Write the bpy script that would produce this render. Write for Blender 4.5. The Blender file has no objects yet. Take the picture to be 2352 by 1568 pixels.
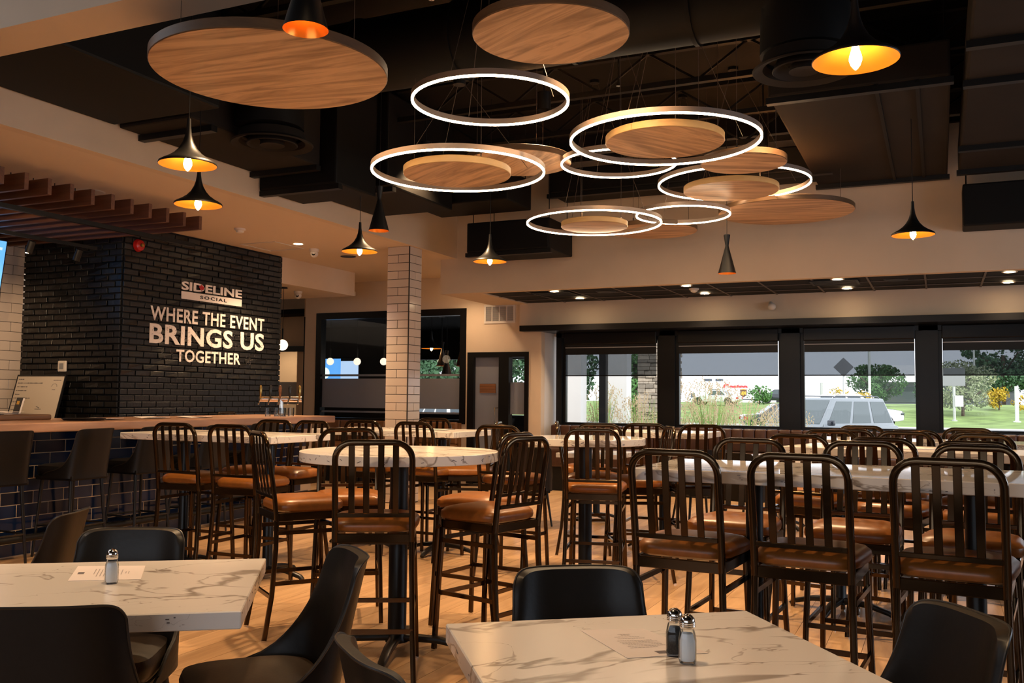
import bpy, bmesh, math, random
from mathutils import Vector, Matrix, noise
from math import sin, cos, pi, radians, atan2, sqrt
random.seed(11)
SC = bpy.context.scene
COL = SC.collection

# ------------------------------------------------------------------ camera
cam_d = bpy.data.cameras.new('camera'); cam = bpy.data.objects.new('camera', cam_d); COL.objects.link(cam)
cam_d.sensor_width = 36.0; cam_d.lens = 36.0*2135/2352; cam_d.clip_end = 900
Rm = Matrix(((0.9086648, 0.01700995, 0.4171797), (0.4174287, -0.0586093, -0.9068176), (0.0090257, 0.9981361, -0.0603567)))
cam.matrix_world = Matrix.Translation((0, 0, 1.36)) @ Rm.to_4x4()
SC.camera = cam

# ------------------------------------------------------------------ world, sun, exposure
W = bpy.data.worlds.new('world'); SC.world = W; W.use_nodes = True
wn = W.node_tree.nodes; wl = W.node_tree.links; wn.clear()
wo = wn.new('ShaderNodeOutputWorld'); wb_ = wn.new('ShaderNodeBackground'); sky = wn.new('ShaderNodeTexSky')
sky.sky_type = 'HOSEK_WILKIE'; sky.turbidity = 6.0; sky.ground_albedo = 0.35
sky.sun_direction = Vector((0.5, -0.55, 0.67)).normalized()
mixw = wn.new('ShaderNodeMixRGB'); mixw.inputs[0].default_value = 0.6; mixw.inputs[2].default_value = (1.0, 1.03, 1.1, 1)
wl.new(sky.outputs[0], mixw.inputs[1]); wl.new(mixw.outputs[0], wb_.inputs[0]); wb_.inputs[1].default_value = 1.75
wl.new(wb_.outputs[0], wo.inputs[0])
sun_d = bpy.data.lights.new('sun', 'SUN'); sun_d.energy = 2.0; sun_d.angle = 0.02; sun_d.color = (1, .96, .9)
sun = bpy.data.objects.new('sun', sun_d); COL.objects.link(sun)
sun.rotation_euler = Vector((0.5, -0.55, 0.67)).to_track_quat('Z', 'Y').to_euler()
SC.view_settings.view_transform = 'Standard'; SC.view_settings.look = 'None'
SC.view_settings.exposure = 0.55; SC.view_settings.gamma = 1.0
SC.view_settings.use_curve_mapping = False
RING_E = 17.0; BULB_E = 90.0; DOWN_W = 330.0; BACKWIN_W = 26.0

def area_light(name, loc, target, sx, sy, power, color):
    d = bpy.data.lights.new(name, 'AREA'); d.shape = 'RECTANGLE'; d.size = sx; d.size_y = sy; d.energy = power; d.color = color
    o = bpy.data.objects.new(name, d); COL.objects.link(o); o.location = loc
    o.rotation_euler = (Vector(loc)-Vector(target)).to_track_quat('Z', 'Y').to_euler(); return o
def spot(name, loc, power, color=(1, .68, .38), size=110, blend=.8, rad=.05, target=None):
    d = bpy.data.lights.new(name, 'SPOT'); d.energy = power; d.color = color; d.spot_size = radians(size); d.spot_blend = blend; d.shadow_soft_size = rad
    o = bpy.data.objects.new(name, d); COL.objects.link(o); o.location = loc
    if target is not None: o.rotation_euler = (Vector(loc)-Vector(target)).to_track_quat('Z', 'Y').to_euler()
    return o
# daylight through the windows behind the photographer
area_light('window_daylight', (-1.5, -3.6, 1.7), (-2.5, 5, 1.0), 5.6, 1.5, BACKWIN_W, (.72, .84, 1.0))
area_light('side_window_daylight', (5.6, 7.0, 1.8), (-6, 6.5, 2.2), 6.0, 1.5, 105, (.72, .84, 1.0))  # added cool fill at the right, no window is built there
# warm fill spots added below the black deck (made-up cans are built in the ceiling section)
FILL_CANS = [(-1.5, 2.0), (-4.6, 2.2), (-3.9, 5.0), (-2.0, 5.6), (.6, 4.6), (-1.0, 7.4), (-5.0, 8.6), (-3.2, 7.6), (1.6, 8.2), (-1.6, 9.6), (-5.6, 6.6)]
for (x, y) in FILL_CANS:
    spot('downlight_beam', (x, y, 3.93), DOWN_W*(.45 if y < 3.5 else 1), (1, .64, .34), 112, .8, .06)
for yy in (4.4, 6.2, 8.0): spot('bar_front_beam', (-5.75, yy, 3.2), 130, (1, .62, .32), 70, .9, .05, target=(-7.0, yy+.1, .6))  # added spots without fixtures, brightening the bar front

# ------------------------------------------------------------------ materials
def mat(name, col, rough=.5, metal=0., emit=None, es=0., spec=None, coat=0., alpha=None):
    m = bpy.data.materials.new(name); m.use_nodes = True; b = m.node_tree.nodes['Principled BSDF']
    b.inputs['Base Color'].default_value = (*col, 1); b.inputs['Roughness'].default_value = rough; b.inputs['Metallic'].default_value = metal
    if spec is not None: b.inputs['Specular IOR Level'].default_value = spec
    if coat: b.inputs['Coat Weight'].default_value = coat; b.inputs['Coat Roughness'].default_value = .08
    if emit: b.inputs['Emission Color'].default_value = (*emit, 1); b.inputs['Emission Strength'].default_value = es
    return m
def nz(m, scale=8., amt=.25, stretch=(1, 1, 1), bump=0., detail=4., coord='Object', dist=0.):
    """vary a material's colour with object-space noise, optional bump"""
    nt = m.node_tree; N = nt.nodes; L = nt.links; b = N['Principled BSDF']; c = tuple(b.inputs['Base Color'].default_value)[:3]
    tc = N.new('ShaderNodeTexCoord'); mp = N.new('ShaderNodeMapping'); mp.inputs['Scale'].default_value = stretch
    n = N.new('ShaderNodeTexNoise'); n.inputs['Scale'].default_value = scale; n.inputs['Detail'].default_value = detail; n.inputs['Distortion'].default_value = dist
    L.new(tc.outputs[coord], mp.inputs[0]); L.new(mp.outputs[0], n.inputs[0])
    cr = N.new('ShaderNodeValToRGB'); cr.color_ramp.elements[0].position = .3; cr.color_ramp.elements[1].position = .7
    cr.color_ramp.elements[0].color = (*[v*(1-amt) for v in c], 1); cr.color_ramp.elements[1].color = (*[min(1, v*(1+amt)) for v in c], 1)
    L.new(n.outputs[0], cr.inputs[0]); L.new(cr.outputs[0], b.inputs['Base Color'])
    if bump:
        bp = N.new('ShaderNodeBump'); bp.inputs['Strength'].default_value = bump; bp.inputs['Distance'].default_value = .01
        L.new(n.outputs[0], bp.inputs['Height']); L.new(bp.outputs[0], b.inputs['Normal'])
    return m
def rnd(m, amt=.3):
    """per-object brightness variation (for bricks, tiles, planks)"""
    nt = m.node_tree; N = nt.nodes; L = nt.links; b = N['Principled BSDF']
    oi = N.new('ShaderNodeObjectInfo'); mr = N.new('ShaderNodeMapRange'); mr.inputs[3].default_value = 1-amt; mr.inputs[4].default_value = 1+amt
    hs = N.new('ShaderNodeHueSaturation'); L.new(oi.outputs['Random'], mr.inputs[0]); L.new(mr.outputs[0], hs.inputs['Value'])
    inp = b.inputs['Base Color']
    if inp.links: L.new(inp.links[0].from_socket, hs.inputs['Color'])
    else: hs.inputs['Color'].default_value = inp.default_value
    L.new(hs.outputs[0], inp); return m
def wood(name, c1, c2, stretch=(2.2, 22, 22), rough=.45, scale=1.0, dist=1.2, p0=.35, p1=.68, bump=.0):
    m = mat(name, c1, rough); nt = m.node_tree; N = nt.nodes; L = nt.links; b = N['Principled BSDF']
    tc = N.new('ShaderNodeTexCoord'); mp = N.new('ShaderNodeMapping'); mp.inputs['Scale'].default_value = stretch
    oi = N.new('ShaderNodeObjectInfo'); vm = N.new('ShaderNodeVectorMath'); vm.operation = 'ADD'
    ml = N.new('ShaderNodeMath'); ml.operation = 'MULTIPLY'; ml.inputs[1].default_value = 37.
    L.new(oi.outputs['Random'], ml.inputs[0])
    n = N.new('ShaderNodeTexNoise'); n.inputs['Scale'].default_value = scale; n.inputs['Detail'].default_value = 5; n.inputs['Distortion'].default_value = dist; n.inputs['Roughness'].default_value = .62
    L.new(tc.outputs['Object'], mp.inputs[0]); L.new(mp.outputs[0], vm.inputs[0]); L.new(ml.outputs[0], vm.inputs[1]); L.new(vm.outputs[0], n.inputs[0])
    cr = N.new('ShaderNodeValToRGB'); cr.color_ramp.elements[0].position = p0; cr.color_ramp.elements[1].position = p1
    cr.color_ramp.elements[0].color = (*c2, 1); cr.color_ramp.elements[1].color = (*c1, 1)
    L.new(n.outputs[0], cr.inputs[0]); L.new(cr.outputs[0], b.inputs['Base Color'])
    return m
def marble(name, seed, rough=.2):
    m = mat(name, (.8, .76, .7), rough, spec=.6); nt = m.node_tree; N = nt.nodes; L = nt.links; b = N['Principled BSDF']
    tc = N.new('ShaderNodeTexCoord'); mp = N.new('ShaderNodeMapping'); mp.inputs['Scale'].default_value = (1.0, 2.6, 2.6); mp.inputs['Location'].default_value = (seed, seed*2.3, 0); mp.inputs['Rotation'].default_value = (0, 0, .15)
    L.new(tc.outputs['Object'], mp.inputs[0]); prev = None
    for sc, w, dk, dist in ((.62, .016, (.26, .21, .17), 1.5), (1.25, .010, (.42, .36, .31), 1.0)):
        n = N.new('ShaderNodeTexNoise'); n.inputs['Scale'].default_value = sc; n.inputs['Detail'].default_value = 5; n.inputs['Distortion'].default_value = dist; n.inputs['Roughness'].default_value = .5
        L.new(mp.outputs[0], n.inputs[0])
        a = N.new('ShaderNodeMath'); a.operation = 'SUBTRACT'; a.inputs[1].default_value = .5; L.new(n.outputs[0], a.inputs[0])
        ab = N.new('ShaderNodeMath'); ab.operation = 'ABSOLUTE'; L.new(a.outputs[0], ab.inputs[0])
        # vein width itself varies
        n2 = N.new('ShaderNodeTexNoise'); n2.inputs['Scale'].default_value = 1.7; L.new(mp.outputs[0], n2.inputs[0])
        mr = N.new('ShaderNodeMapRange'); mr.inputs[1].default_value = .46; mr.inputs[2].default_value = .70; mr.inputs[3].default_value = .0005; mr.inputs[4].default_value = w*1.7; L.new(n2.outputs[0], mr.inputs[0])
        dv = N.new('ShaderNodeMath'); dv.operation = 'DIVIDE'; L.new(ab.outputs[0], dv.inputs[0]); L.new(mr.outputs[0], dv.inputs[1])
        cl = N.new('ShaderNodeMapRange'); cl.inputs[1].default_value = .3; cl.inputs[2].default_value = 1.6; cl.inputs[3].default_value = .85; cl.inputs[4].default_value = 0.; L.new(dv.outputs[0], cl.inputs[0])
        mx = N.new('ShaderNodeMixRGB'); L.new(cl.outputs[0], mx.inputs[0]); mx.inputs[2].default_value = (*dk, 1)
        if prev is None: mx.inputs[1].default_value = (.80, .755, .70, 1)
        else: L.new(prev.outputs[0], mx.inputs[1])
        prev = mx
    L.new(prev.outputs[0], b.inputs['Base Color']); return m
def glassmat(name, tint=(1, 1, 1), refl=.12, opac=0., ocol=(.5, .5, .5)):
    m = bpy.data.materials.new(name); m.use_nodes = True; N = m.node_tree.nodes; L = m.node_tree.links; N.clear()
    o = N.new('ShaderNodeOutputMaterial'); t = N.new('ShaderNodeBsdfTransparent'); t.inputs[0].default_value = (*tint, 1)
    g = N.new('ShaderNodeBsdfGlossy'); g.inputs['Roughness'].default_value = .02
    f = N.new('ShaderNodeFresnel'); f.inputs[0].default_value = 1.45; mx = N.new('ShaderNodeMixShader')
    mm = N.new('ShaderNodeMath'); mm.operation = 'MULTIPLY'; mm.inputs[1].default_value = refl*10; L.new(f.outputs[0], mm.inputs[0]); mm.use_clamp = True
    L.new(mm.outputs[0], mx.inputs[0]); L.new(t.outputs[0], mx.inputs[1]); L.new(g.outputs[0], mx.inputs[2]); last = mx
    if opac:
        d = N.new('ShaderNodeBsdfDiffuse'); d.inputs[0].default_value = (*ocol, 1); tr = N.new('ShaderNodeBsdfTranslucent'); tr.inputs[0].default_value = (*ocol, 1)
        ad = N.new('ShaderNodeMixShader'); ad.inputs[0].default_value = .5; L.new(d.outputs[0], ad.inputs[1]); L.new(tr.outputs[0], ad.inputs[2])
        m2 = N.new('ShaderNodeMixShader'); m2.inputs[0].default_value = opac; L.new(mx.outputs[0], m2.inputs[1]); L.new(ad.outputs[0], m2.inputs[2]); last = m2
    L.new(last.outputs[0], o.inputs[0]); return m

M = {}
M['wall'] = nz(mat('wall_paint', (.60, .47, .345), .75), 3, .03)
M['wall_cool'] = mat('jamb_paint', (.6, .55, .5), .7)
M['ceil'] = mat('ceiling_paint', (.64, .51, .385), .8)
M['black'] = mat('black_paint', (.004, .0036, .0035), .45, spec=.3)
M['deck'] = mat('black_deck', (.0055, .0045, .004), .85, spec=.15)
M['duct'] = nz(mat('duct_black', (.0028, .0023, .002), .6, spec=.2), 2, .3)
M['ductl'] = nz(mat('duct_panel', (.0125, .009, .007), .8, spec=.2), 2, .2)
M['frame'] = mat('window_frame_black', (.0035, .0034, .0038), .32, spec=.3)
M['rubber'] = mat('black_plastic', (.006, .006, .0065), .42, spec=.35)
M['steel'] = mat('table_leg_black', (.005, .005, .0055), .35, spec=.45)
M['bronze'] = mat('bronze_tube', (.072, .044, .022), .16, .88)
M['seat'] = nz(mat('tan_vinyl', (.225, .077, .012), .33, spec=.45), 30, .12, bump=.04)
M['blackv'] = nz(mat('black_leather', (.0055, .0048, .0045), .42, spec=.32), 60, .15, bump=.05)
M['brownv'] = nz(mat('seat_brown_leather', (.03, .018, .009), .42, spec=.35), 60, .15, bump=.05)
M['piping'] = mat('piping', (.016, .012, .009), .4)
M['booth'] = nz(mat('booth_leather', (.052, .020, .010), .38), 20, .2, bump=.05)
M['booth2'] = nz(mat('booth_tan_leather', (.20, .085, .03), .4), 20, .15)
M['brick'] = rnd(nz(mat('black_brick', (.007, .0066, .0062), .40, spec=.5), 25, .5, bump=.35), .6)
M['brickwall'] = nz(mat('black_mortar', (.0015, .0015, .0015), .8), 20, .3)
M['tilew'] = rnd(mat('white_tile', (.60, .50, .42), .14, spec=.55), .06)
M['groutd'] = mat('dark_grout', (.035, .025, .02), .8)
M['tileb'] = rnd(mat('navy_tile', (.0035, .011, .042), .14, spec=.5), .5)
M['groutl'] = mat('light_grout', (.52, .42, .31), .8)
M['counter'] = wood('counter_wood', (.42, .24, .15), (.28, .15, .09), (10, 1.2, 10), .3, 1.0, .6)
M['plank'] = rnd(wood('floor_plank', (.54, .345, .185), (.37, .215, .105), (9, .9, 9), .34, 1.0, 1.4, .3, .62), .10)
M['subfloor'] = mat('floor_joint', (.12, .07, .035), .7)
M['slat'] = wood('baffle_wood', (.16, .065, .032), (.09, .035, .018), (1, 14, 14), .5)
M['discw'] = wood('disc_walnut', (.60, .37, .20), (.27, .145, .066), (.9, 8.5, 8.5), .42, 1.0, 1.5, .38, .60)
M['band'] = wood('disc_edge_oak', (.42, .25, .095), (.34, .19, .07), (3, 3, 20), .38)  # disc edge with the golden ring light put into its colour
M['ledge'] = wood('ledge_wood', (.12, .06, .03), (.08, .04, .02), (10, 1, 10), .4)
M['ringmetal'] = mat('ring_metal', (.30, .22, .17), .4, .3)
M['ringlight'] = mat('ring_diffuser', (.9, .8, .7), .5, emit=(1, .74, .47), es=RING_E)
M['bulb'] = mat('bulb_glow', (1, .8, .5), .3, emit=(1, .60, .24), es=BULB_E)
M['led'] = mat('downlight_glow', (1, .9, .8), .3, emit=(1, .72, .42), es=60)
M['spotglow'] = mat('spot_glow', (1, .9, .8), .3, emit=(1, .66, .3), es=30)
M['globe'] = mat('globe_glow', (1, .9, .8), .3, emit=(1, .72, .45), es=3.2)
M['globe2'] = mat('globe_dim', (1, .9, .8), .3, emit=(1, .78, .6), es=1.0)
M['gold'] = mat('gold_lining', (.72, .27, .03), .28, .6)
M['shade'] = mat('lamp_black', (.0045, .004, .004), .42, spec=.35)
M['cable'] = mat('cable_wire', (.08, .055, .04), .5, .3)
M['white'] = mat('white_plastic', (.62, .56, .5), .45)
M['paint_w'] = mat('white_lettering', (.78, .70, .65), .6)
M['red'] = mat('red_enamel', (.42, .01, .01), .2)
M['redleaf'] = mat('red_leaf', (.45, .015, .02), .5)
M['brass'] = mat('brass', (.5, .32, .1), .2, .9)
M['chrome'] = mat('chrome', (.75, .72, .68), .13, 1.0)
M['salt'] = mat('salt', (.88, .87, .87), .9)
M['pepper'] = nz(mat('pepper', (.03, .024, .02), .9), 300, .6)
M['paper'] = mat('paper', (.80, .72, .68), .8)
M['ink'] = mat('ink', (.16, .14, .14), .8)
M['ink2'] = mat('ink_faint', (.42, .37, .35), .8)
M['wbd'] = mat('whiteboard', (.60, .52, .43), .3)
M['screen_blue'] = mat('screen_blue', (.1, .3, .7), .3, emit=(.10, .34, .75), es=1.0)
M['screen_white'] = mat('screen_pale', (.5, .6, .7), .3, emit=(.42, .58, .8), es=.9)
M['screen_logo'] = mat('screen_logo', (.8, .9, .8), .3, emit=(.8, 1, .85), es=1.0)
M['glass'] = glassmat('window_glass', (.97, .98, .98), .06)
M['glassd'] = glassmat('partition_glass', (.85, .87, .88), .10)
M['frost'] = glassmat('frosted_film', (.8, .82, .85), .04, .93, (.36, .36, .39))
M['solar'] = glassmat('solar_shade', (.52, .54, .56), .0, .22, (.07, .07, .075))
M['glassj'] = glassmat('shaker_glass', (.93, .95, .95), .09)
M['tile_c'] = nz(mat('ceiling_tile_black', (.010, .010, .0105), .75, spec=.25), 40, .3)
M['tbar'] = mat('tbar', (.10, .08, .07), .5)
M['asphalt'] = nz(mat('asphalt', (.20, .20, .20), .9), 3, .12)
M['kerb'] = mat('concrete', (.62, .6, .58), .9)
M['lawn'] = nz(mat('lawn_green', (.20, .29, .085), .95), .6, .35, bump=.3, detail=8)
M['leafg'] = rnd(mat('leaf_green', (.075, .19, .045), .7), .3)
M['leafo'] = mat('leaf_olive', (.30, .34, .20), .8)
M['leafd'] = mat('leaf_dark', (.05, .12, .05), .8)
M['leafy'] = mat('leaf_yellow', (.55, .38, .03), .8)
M['trunk'] = mat('bark', (.10, .07, .05), .9)
M['straw'] = mat('straw', (.62, .48, .30), .9)
M['blade'] = mat('grass_blade', (.22, .42, .07), .8)
M['colw'] = mat('white_column', (.82, .82, .82), .7)
M['stone'] = rnd(nz(mat('ledge_stone', (.42, .36, .29), .85), 14, .25, bump=.4), .4)
M['mortar'] = mat('stone_mortar', (.10, .085, .07), .9)
M['carw'] = mat('car_white', (.82, .82, .8), .15, 0., coat=1.)
M['cars'] = mat('car_silver', (.24, .27, .29), .2, .5, coat=1.)
M['carb'] = mat('car_black', (.02, .025, .035), .15, .2, coat=1.)
M['carglass'] = mat('car_glass', (.06, .08, .09), .05, .2, spec=1.)
M['carglass2'] = mat('car_glass_pale', (.10, .125, .13), .05, .3, spec=1.)
M['tire'] = mat('tyre', (.02, .02, .02), .8)
M['rim'] = mat('wheel_rim', (.12, .12, .13), .3, .8)
M['tail'] = mat('tail_lamp', (.6, .02, .02), .2)
M['bld'] = mat('warehouse_white', (.80, .80, .80), .8)
M['bldgrey'] = mat('building_fascia', (.10, .11, .13), .7)
M['signred'] = mat('sign_red', (.75, .04, .04), .5)
M['signblue'] = mat('sign_blue', (.03, .10, .35), .5)
M['shieldb'] = mat('shield_brown', (.10, .045, .02), .5)
M['shieldg'] = mat('shield_gold', (.80, .45, .05), .5)
M['pole'] = mat('galvanised_pole', (.55, .55, .55), .5, .3)
M['signback'] = mat('sign_back', (.30, .30, .31), .5, .4)
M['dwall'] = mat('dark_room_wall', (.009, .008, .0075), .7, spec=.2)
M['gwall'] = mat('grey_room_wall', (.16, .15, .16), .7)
M['plaque'] = wood('plaque_wood', (.25, .10, .035), (.12, .045, .015), (1, 1, 30), .5)
M['tap'] = mat('tap_black', (.02, .02, .02), .2)
M['marA'] = marble('marble_a', 3.1, .045); M['marB'] = marble('marble_b', 7.7); M['marC'] = marble('marble_c', 12.4)

# ------------------------------------------------------------------ mesh helpers
def link(o, parent=None):
    COL.objects.link(o)
    if parent is not None: o.parent = parent
    return o
def obj(name, bm, m, parent=None, smooth=False, loc=None, rz=None, mats=None):
    me = bpy.data.meshes.new(name); bm.to_mesh(me); bm.free()
    for mm in (mats or [m]): me.materials.append(M[mm] if isinstance(mm, str) else mm)
    if smooth:
        for p in me.polygons: p.use_smooth = True
        try: me.set_sharp_from_angle(angle=radians(40))
        except Exception: pass
    o = bpy.data.objects.new(name, me); link(o, parent)
    if loc is not None: o.location = loc
    if rz is not None: o.rotation_euler = (0, 0, rz)
    return o
def tag(o, label, cat, group=None, kind=None):
    o['label'] = label; o['category'] = cat
    if group: o['group'] = group
    if kind: o['kind'] = kind
    return o
def thing(name, label, cat, loc=(0, 0, 0), rz=0, group=None):
    o = bpy.data.objects.new(name, None); o.empty_display_size = .1; COL.objects.link(o); o.location = loc; o.rotation_euler = (0, 0, rz)
    return tag(o, label, cat, group)
def struct(name, bm, m, **k):
    o = obj(name, bm, m, **k); o['kind'] = 'structure'; return o
def copy_tree(o, parent=None):
    c = o.copy(); COL.objects.link(c)
    if parent is not None: c.parent = parent
    for ch in list(o.children): copy_tree(ch, c)
    return c
def place(proto, used, loc, rz, label, group=None, tilt=None):
    o = copy_tree(proto) if used[0] else proto
    used[0] = True; o.location = loc; o.rotation_euler = (0, 0, rz); o['label'] = label
    if group: o['group'] = group
    return o
def B(): return bmesh.new()
def box(bm, x0, x1, y0, y1, z0, z1, bev=0., seg=2, mi=0):
    n = len(bm.faces)
    vs = [bm.verts.new((x, y, z)) for z in (z0, z1) for y in (y0, y1) for x in (x0, x1)]
    fs = [bm.faces.new([vs[i] for i in f]) for f in ((0, 2, 3, 1), (4, 5, 7, 6), (0, 1, 5, 4), (1, 3, 7, 5), (3, 2, 6, 7), (2, 0, 4, 6))]
    for f in fs: f.material_index = mi
    if bev > 0:
        es = list({e for f in fs for e in f.edges})
        bmesh.ops.bevel(bm, geom=es, offset=bev, segments=seg, profile=.6, affect='EDGES', clamp_overlap=True)
    return bm
def boxr(bm, p0, p1, w, h, mi=0, up=(0, 0, 1)):
    """rectangular bar from p0 to p1, w across (horizontal), h along up"""
    return sweep(bm, [Vector(p0), Vector(p1)], [(-w/2, -h/2), (w/2, -h/2), (w/2, h/2), (-w/2, h/2)], up=up, mi=mi)
def sweep(bm, pts, prof, up=(0, 0, 1), closed=False, caps=True, mi=0, scales=None):
    pts = [Vector(p) for p in pts]; n = len(pts); rings = []; up = Vector(up)
    for i, p in enumerate(pts):
        a = pts[(i-1) % n] if (i > 0 or closed) else p; b = pts[(i+1) % n] if (i < n-1 or closed) else p
        t = (b-a).normalized(); s = t.cross(up)
        if s.length < 1e-4: s = t.cross(Vector((0, 1, 0)) if abs(t.y) < .9 else Vector((1, 0, 0)))
        s.normalize(); u = s.cross(t).normalized(); k = scales[i] if scales else 1.
        rings.append([bm.verts.new(p+s*(x*k)+u*(y*k)) for x, y in prof])
    m = len(prof); rng = range(n) if closed else range(n-1)
    for i in rng:
        r0, r1 = rings[i], rings[(i+1) % n]
        for j in range(m):
            f = bm.faces.new([r0[j], r0[(j+1) % m], r1[(j+1) % m], r1[j]]); f.material_index = mi
    if caps and not closed:
        bm.faces.new(rings[0][::-1]).material_index = mi; bm.faces.new(rings[-1]).material_index = mi
    return bm
def circ(r, n=8, ry=None):
    return [(r*cos(2*pi*i/n), (ry or r)*sin(2*pi*i/n)) for i in range(n)]
def rrect(w, h, r, n=3):
    o = []
    for cx, cy, a0 in ((w/2-r, h/2-r, 0), (-w/2+r, h/2-r, pi/2), (-w/2+r, -h/2+r, pi), (w/2-r, -h/2+r, 3*pi/2)):
        for i in range(n+1): a = a0+pi/2*i/n; o.append((cx+r*cos(a), cy+r*sin(a)))
    return o
def tube(bm, pts, r, n=8, **k): return sweep(bm, pts, circ(r, n), **k)
def lathe(bm, prof, n=24, cx=0, cy=0, mi=0, capb=False, capt=False):
    rings = []
    for r, z in prof: rings.append([bm.verts.new((cx+r*cos(2*pi*i/n), cy+r*sin(2*pi*i/n), z)) for i in range(n)])
    for a, b in zip(rings, rings[1:]):
        for i in range(n): bm.faces.new([a[i], a[(i+1) % n], b[(i+1) % n], b[i]]).material_index = mi
    if capb: bm.faces.new(rings[0][::-1]).material_index = mi
    if capt: bm.faces.new(rings[-1]).material_index = mi
    return bm
def prism(bm, poly, z0, z1, mi=0):
    a = [bm.verts.new((x, y, z0)) for x, y in poly]; b = [bm.verts.new((x, y, z1)) for x, y in poly]; n = len(poly)
    bm.faces.new(a[::-1]).material_index = mi; bm.faces.new(b).material_index = mi
    for i in range(n): bm.faces.new([a[i], a[(i+1) % n], b[(i+1) % n], b[i]]).material_index = mi
    return bm
def fixn(bm): bmesh.ops.recalc_face_normals(bm, faces=bm.faces[:]); return bm
def quadsheet(bm, x0, x1, z0, z1, y): 
    vs = [bm.verts.new(p) for p in ((x0, y, z0), (x1, y, z0), (x1, y, z1), (x0, y, z1))]; bm.faces.new(vs); return bm
def text_mesh(name, s, m, parent=None, target=None, depth=.004, bold=0., spacing=1.):
    """text laid out in a local XY box: target=(width,height); returns object whose geometry spans exactly 0..w, 0..h"""
    cu = bpy.data.curves.new(name, 'FONT'); cu.body = s; cu.size = 1; cu.extrude = .5; cu.offset = bold; cu.resolution_u = 3; cu.space_character = spacing
    t = bpy.data.objects.new(name+'_tmp', cu); COL.objects.link(t)
    dg = bpy.context.evaluated_depsgraph_get(); me = bpy.data.meshes.new_from_object(t.evaluated_get(dg))
    bpy.data.objects.remove(t); bpy.data.curves.remove(cu); me.name = name
    xs = [v.co.x for v in me.vertices]; ys = [v.co.y for v in me.vertices]
    x0, x1, y0, y1 = min(xs), max(xs), min(ys), max(ys)
    for v in me.vertices:
        v.co.x = (v.co.x-x0)/(x1-x0)*target[0]; v.co.y = (v.co.y-y0)/(y1-y0)*target[1]; v.co.z = v.co.z*depth
    me.materials.clear(); me.materials.append(M[m])
    o = bpy.data.objects.new(name, me); link(o, parent); return o

# room constants
XL = -6.13      # plane of the left bulkhead / edge of the black ceiling
YB = 11.45      # plane of the window-side bulkhead
ZL = 3.30; ZS = 2.81; ZD = 4.60; YF = 13.15; YW = 13.7

# ------------------------------------------------------------------ floor (planks along Y)
fl = struct('floor', box(B(), -14, 6, -3.8, 14.6, -.05, -.006), 'subfloor')
planks = []
pw, pl = .19, 1.25
meP = None
variants = []
for v in range(3):
    bm = box(B(), -pw/2+.0012, pw/2-.0012, -pl/2+.0015, pl/2-.0015, -.006, 0.)
    me = bpy.data.meshes.new('plank'); bm.to_mesh(me); bm.free(); me.materials.append(M['plank']); variants.append(me)
far = B(); cand = []
for i in range(int(20/pw)):
    x = -13.9+pw*(i+.5); off = (i*.47) % 1*pl
    for j in range(-1, int(18/pl)+1):
        y = -3.8+off+pl*(j+.5)
        if y > 14.5 or y < -3.7: continue
        fw = x*-.4172+y*.9068; rt = x*.9087+y*.4174
        vis = fw > 1.8 and abs(rt) < fw*.62+.8
        cand.append((fw if vis else 1e3+fw, x, y))
cand.sort()
for k, (d, x, y) in enumerate(cand):
    if k < 300 and d < 900:
        o = bpy.data.objects.new('plank', variants[k % 3]); link(o, fl); o.location = (x, y, 0)
    else: box(far, x-pw/2+.0012, x+pw/2-.0012, y-pl/2+.0015, y+pl/2-.0015, -.006, -.0002)
fp = obj('plank_field', far, 'plank', fl); fp['kind'] = 'stuff'

# ------------------------------------------------------------------ walls
struct('wall_window', box(box(B(), -5.57, 6, YW+.02, YW+.3, 0, .955), -5.57, 6, YW+.02, YW+.3, 2.34, ZS+.1), 'wall')
bm = B()
YV = 13.2
# vent wall with partition window opening (x -9.81..-6.88, z .96..2.79) and door opening (x -6.85..-5.78, z 0..2.07)
for b in ((-10.05, -9.81, 0, ZL), (-9.81, -6.878, 0, .95), (-9.81, -6.878, 2.79, ZL), (-6.878, -6.845, 0, ZL), (-6.845, -5.78, 2.075, ZL), (-5.78, -5.575, 0, ZL)):
    box(bm, b[0], b[1], YV, YV+.14, b[2], b[3])
struct('wall_back', bm, 'wall')
struct('wall_jamb', box(B(), -5.70, -5.575, YV+.141, YW+.3, 0, ZS+.1), 'wall_cool')
# wall left of the partition, with narrow window and an opening
bm = B()
sweep(bm, [(-10.05, YV+.07, 1.65), (-10.45, YV+.75, 1.65)], [(-.06, -1.65), (.06, -1.65), (.06, 1.65), (-.06, 1.65)])
box(bm, -10.75, -10.42, 13.9, 14.04, 0, ZL); box(bm, -13.5, -10.75, 13.9, 14.04, 2.27, ZL); box(bm, -13.5, -12.9, 13.9, 14.04, 0, 2.27)
struct('wall_hall', fixn(bm), 'wall')
struct('wall_outer_left', box(B(), -14.1, -14.0, -3.95, 13.39, 0, ZD), 'wall')
struct('wall_right', box(B(), 5.9, 6.05, -3.8, YW+.3, 0, ZD), 'wall')
bm = B(); box(bm, -14, 6, -3.95, -3.8, 0, .9); box(bm, -14, 6, -3.95, -3.8, 2.5, ZD); box(bm, -14, -4.4, -3.95, -3.8, .9, 2.5); box(bm, 1.4, 6, -3.95, -3.8, .9, 2.5)
struct('wall_front', bm, 'wall')
struct('window_5', quadsheet(B(), -4.4, 1.4, .9, 2.5, -3.87), 'glass')
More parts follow.
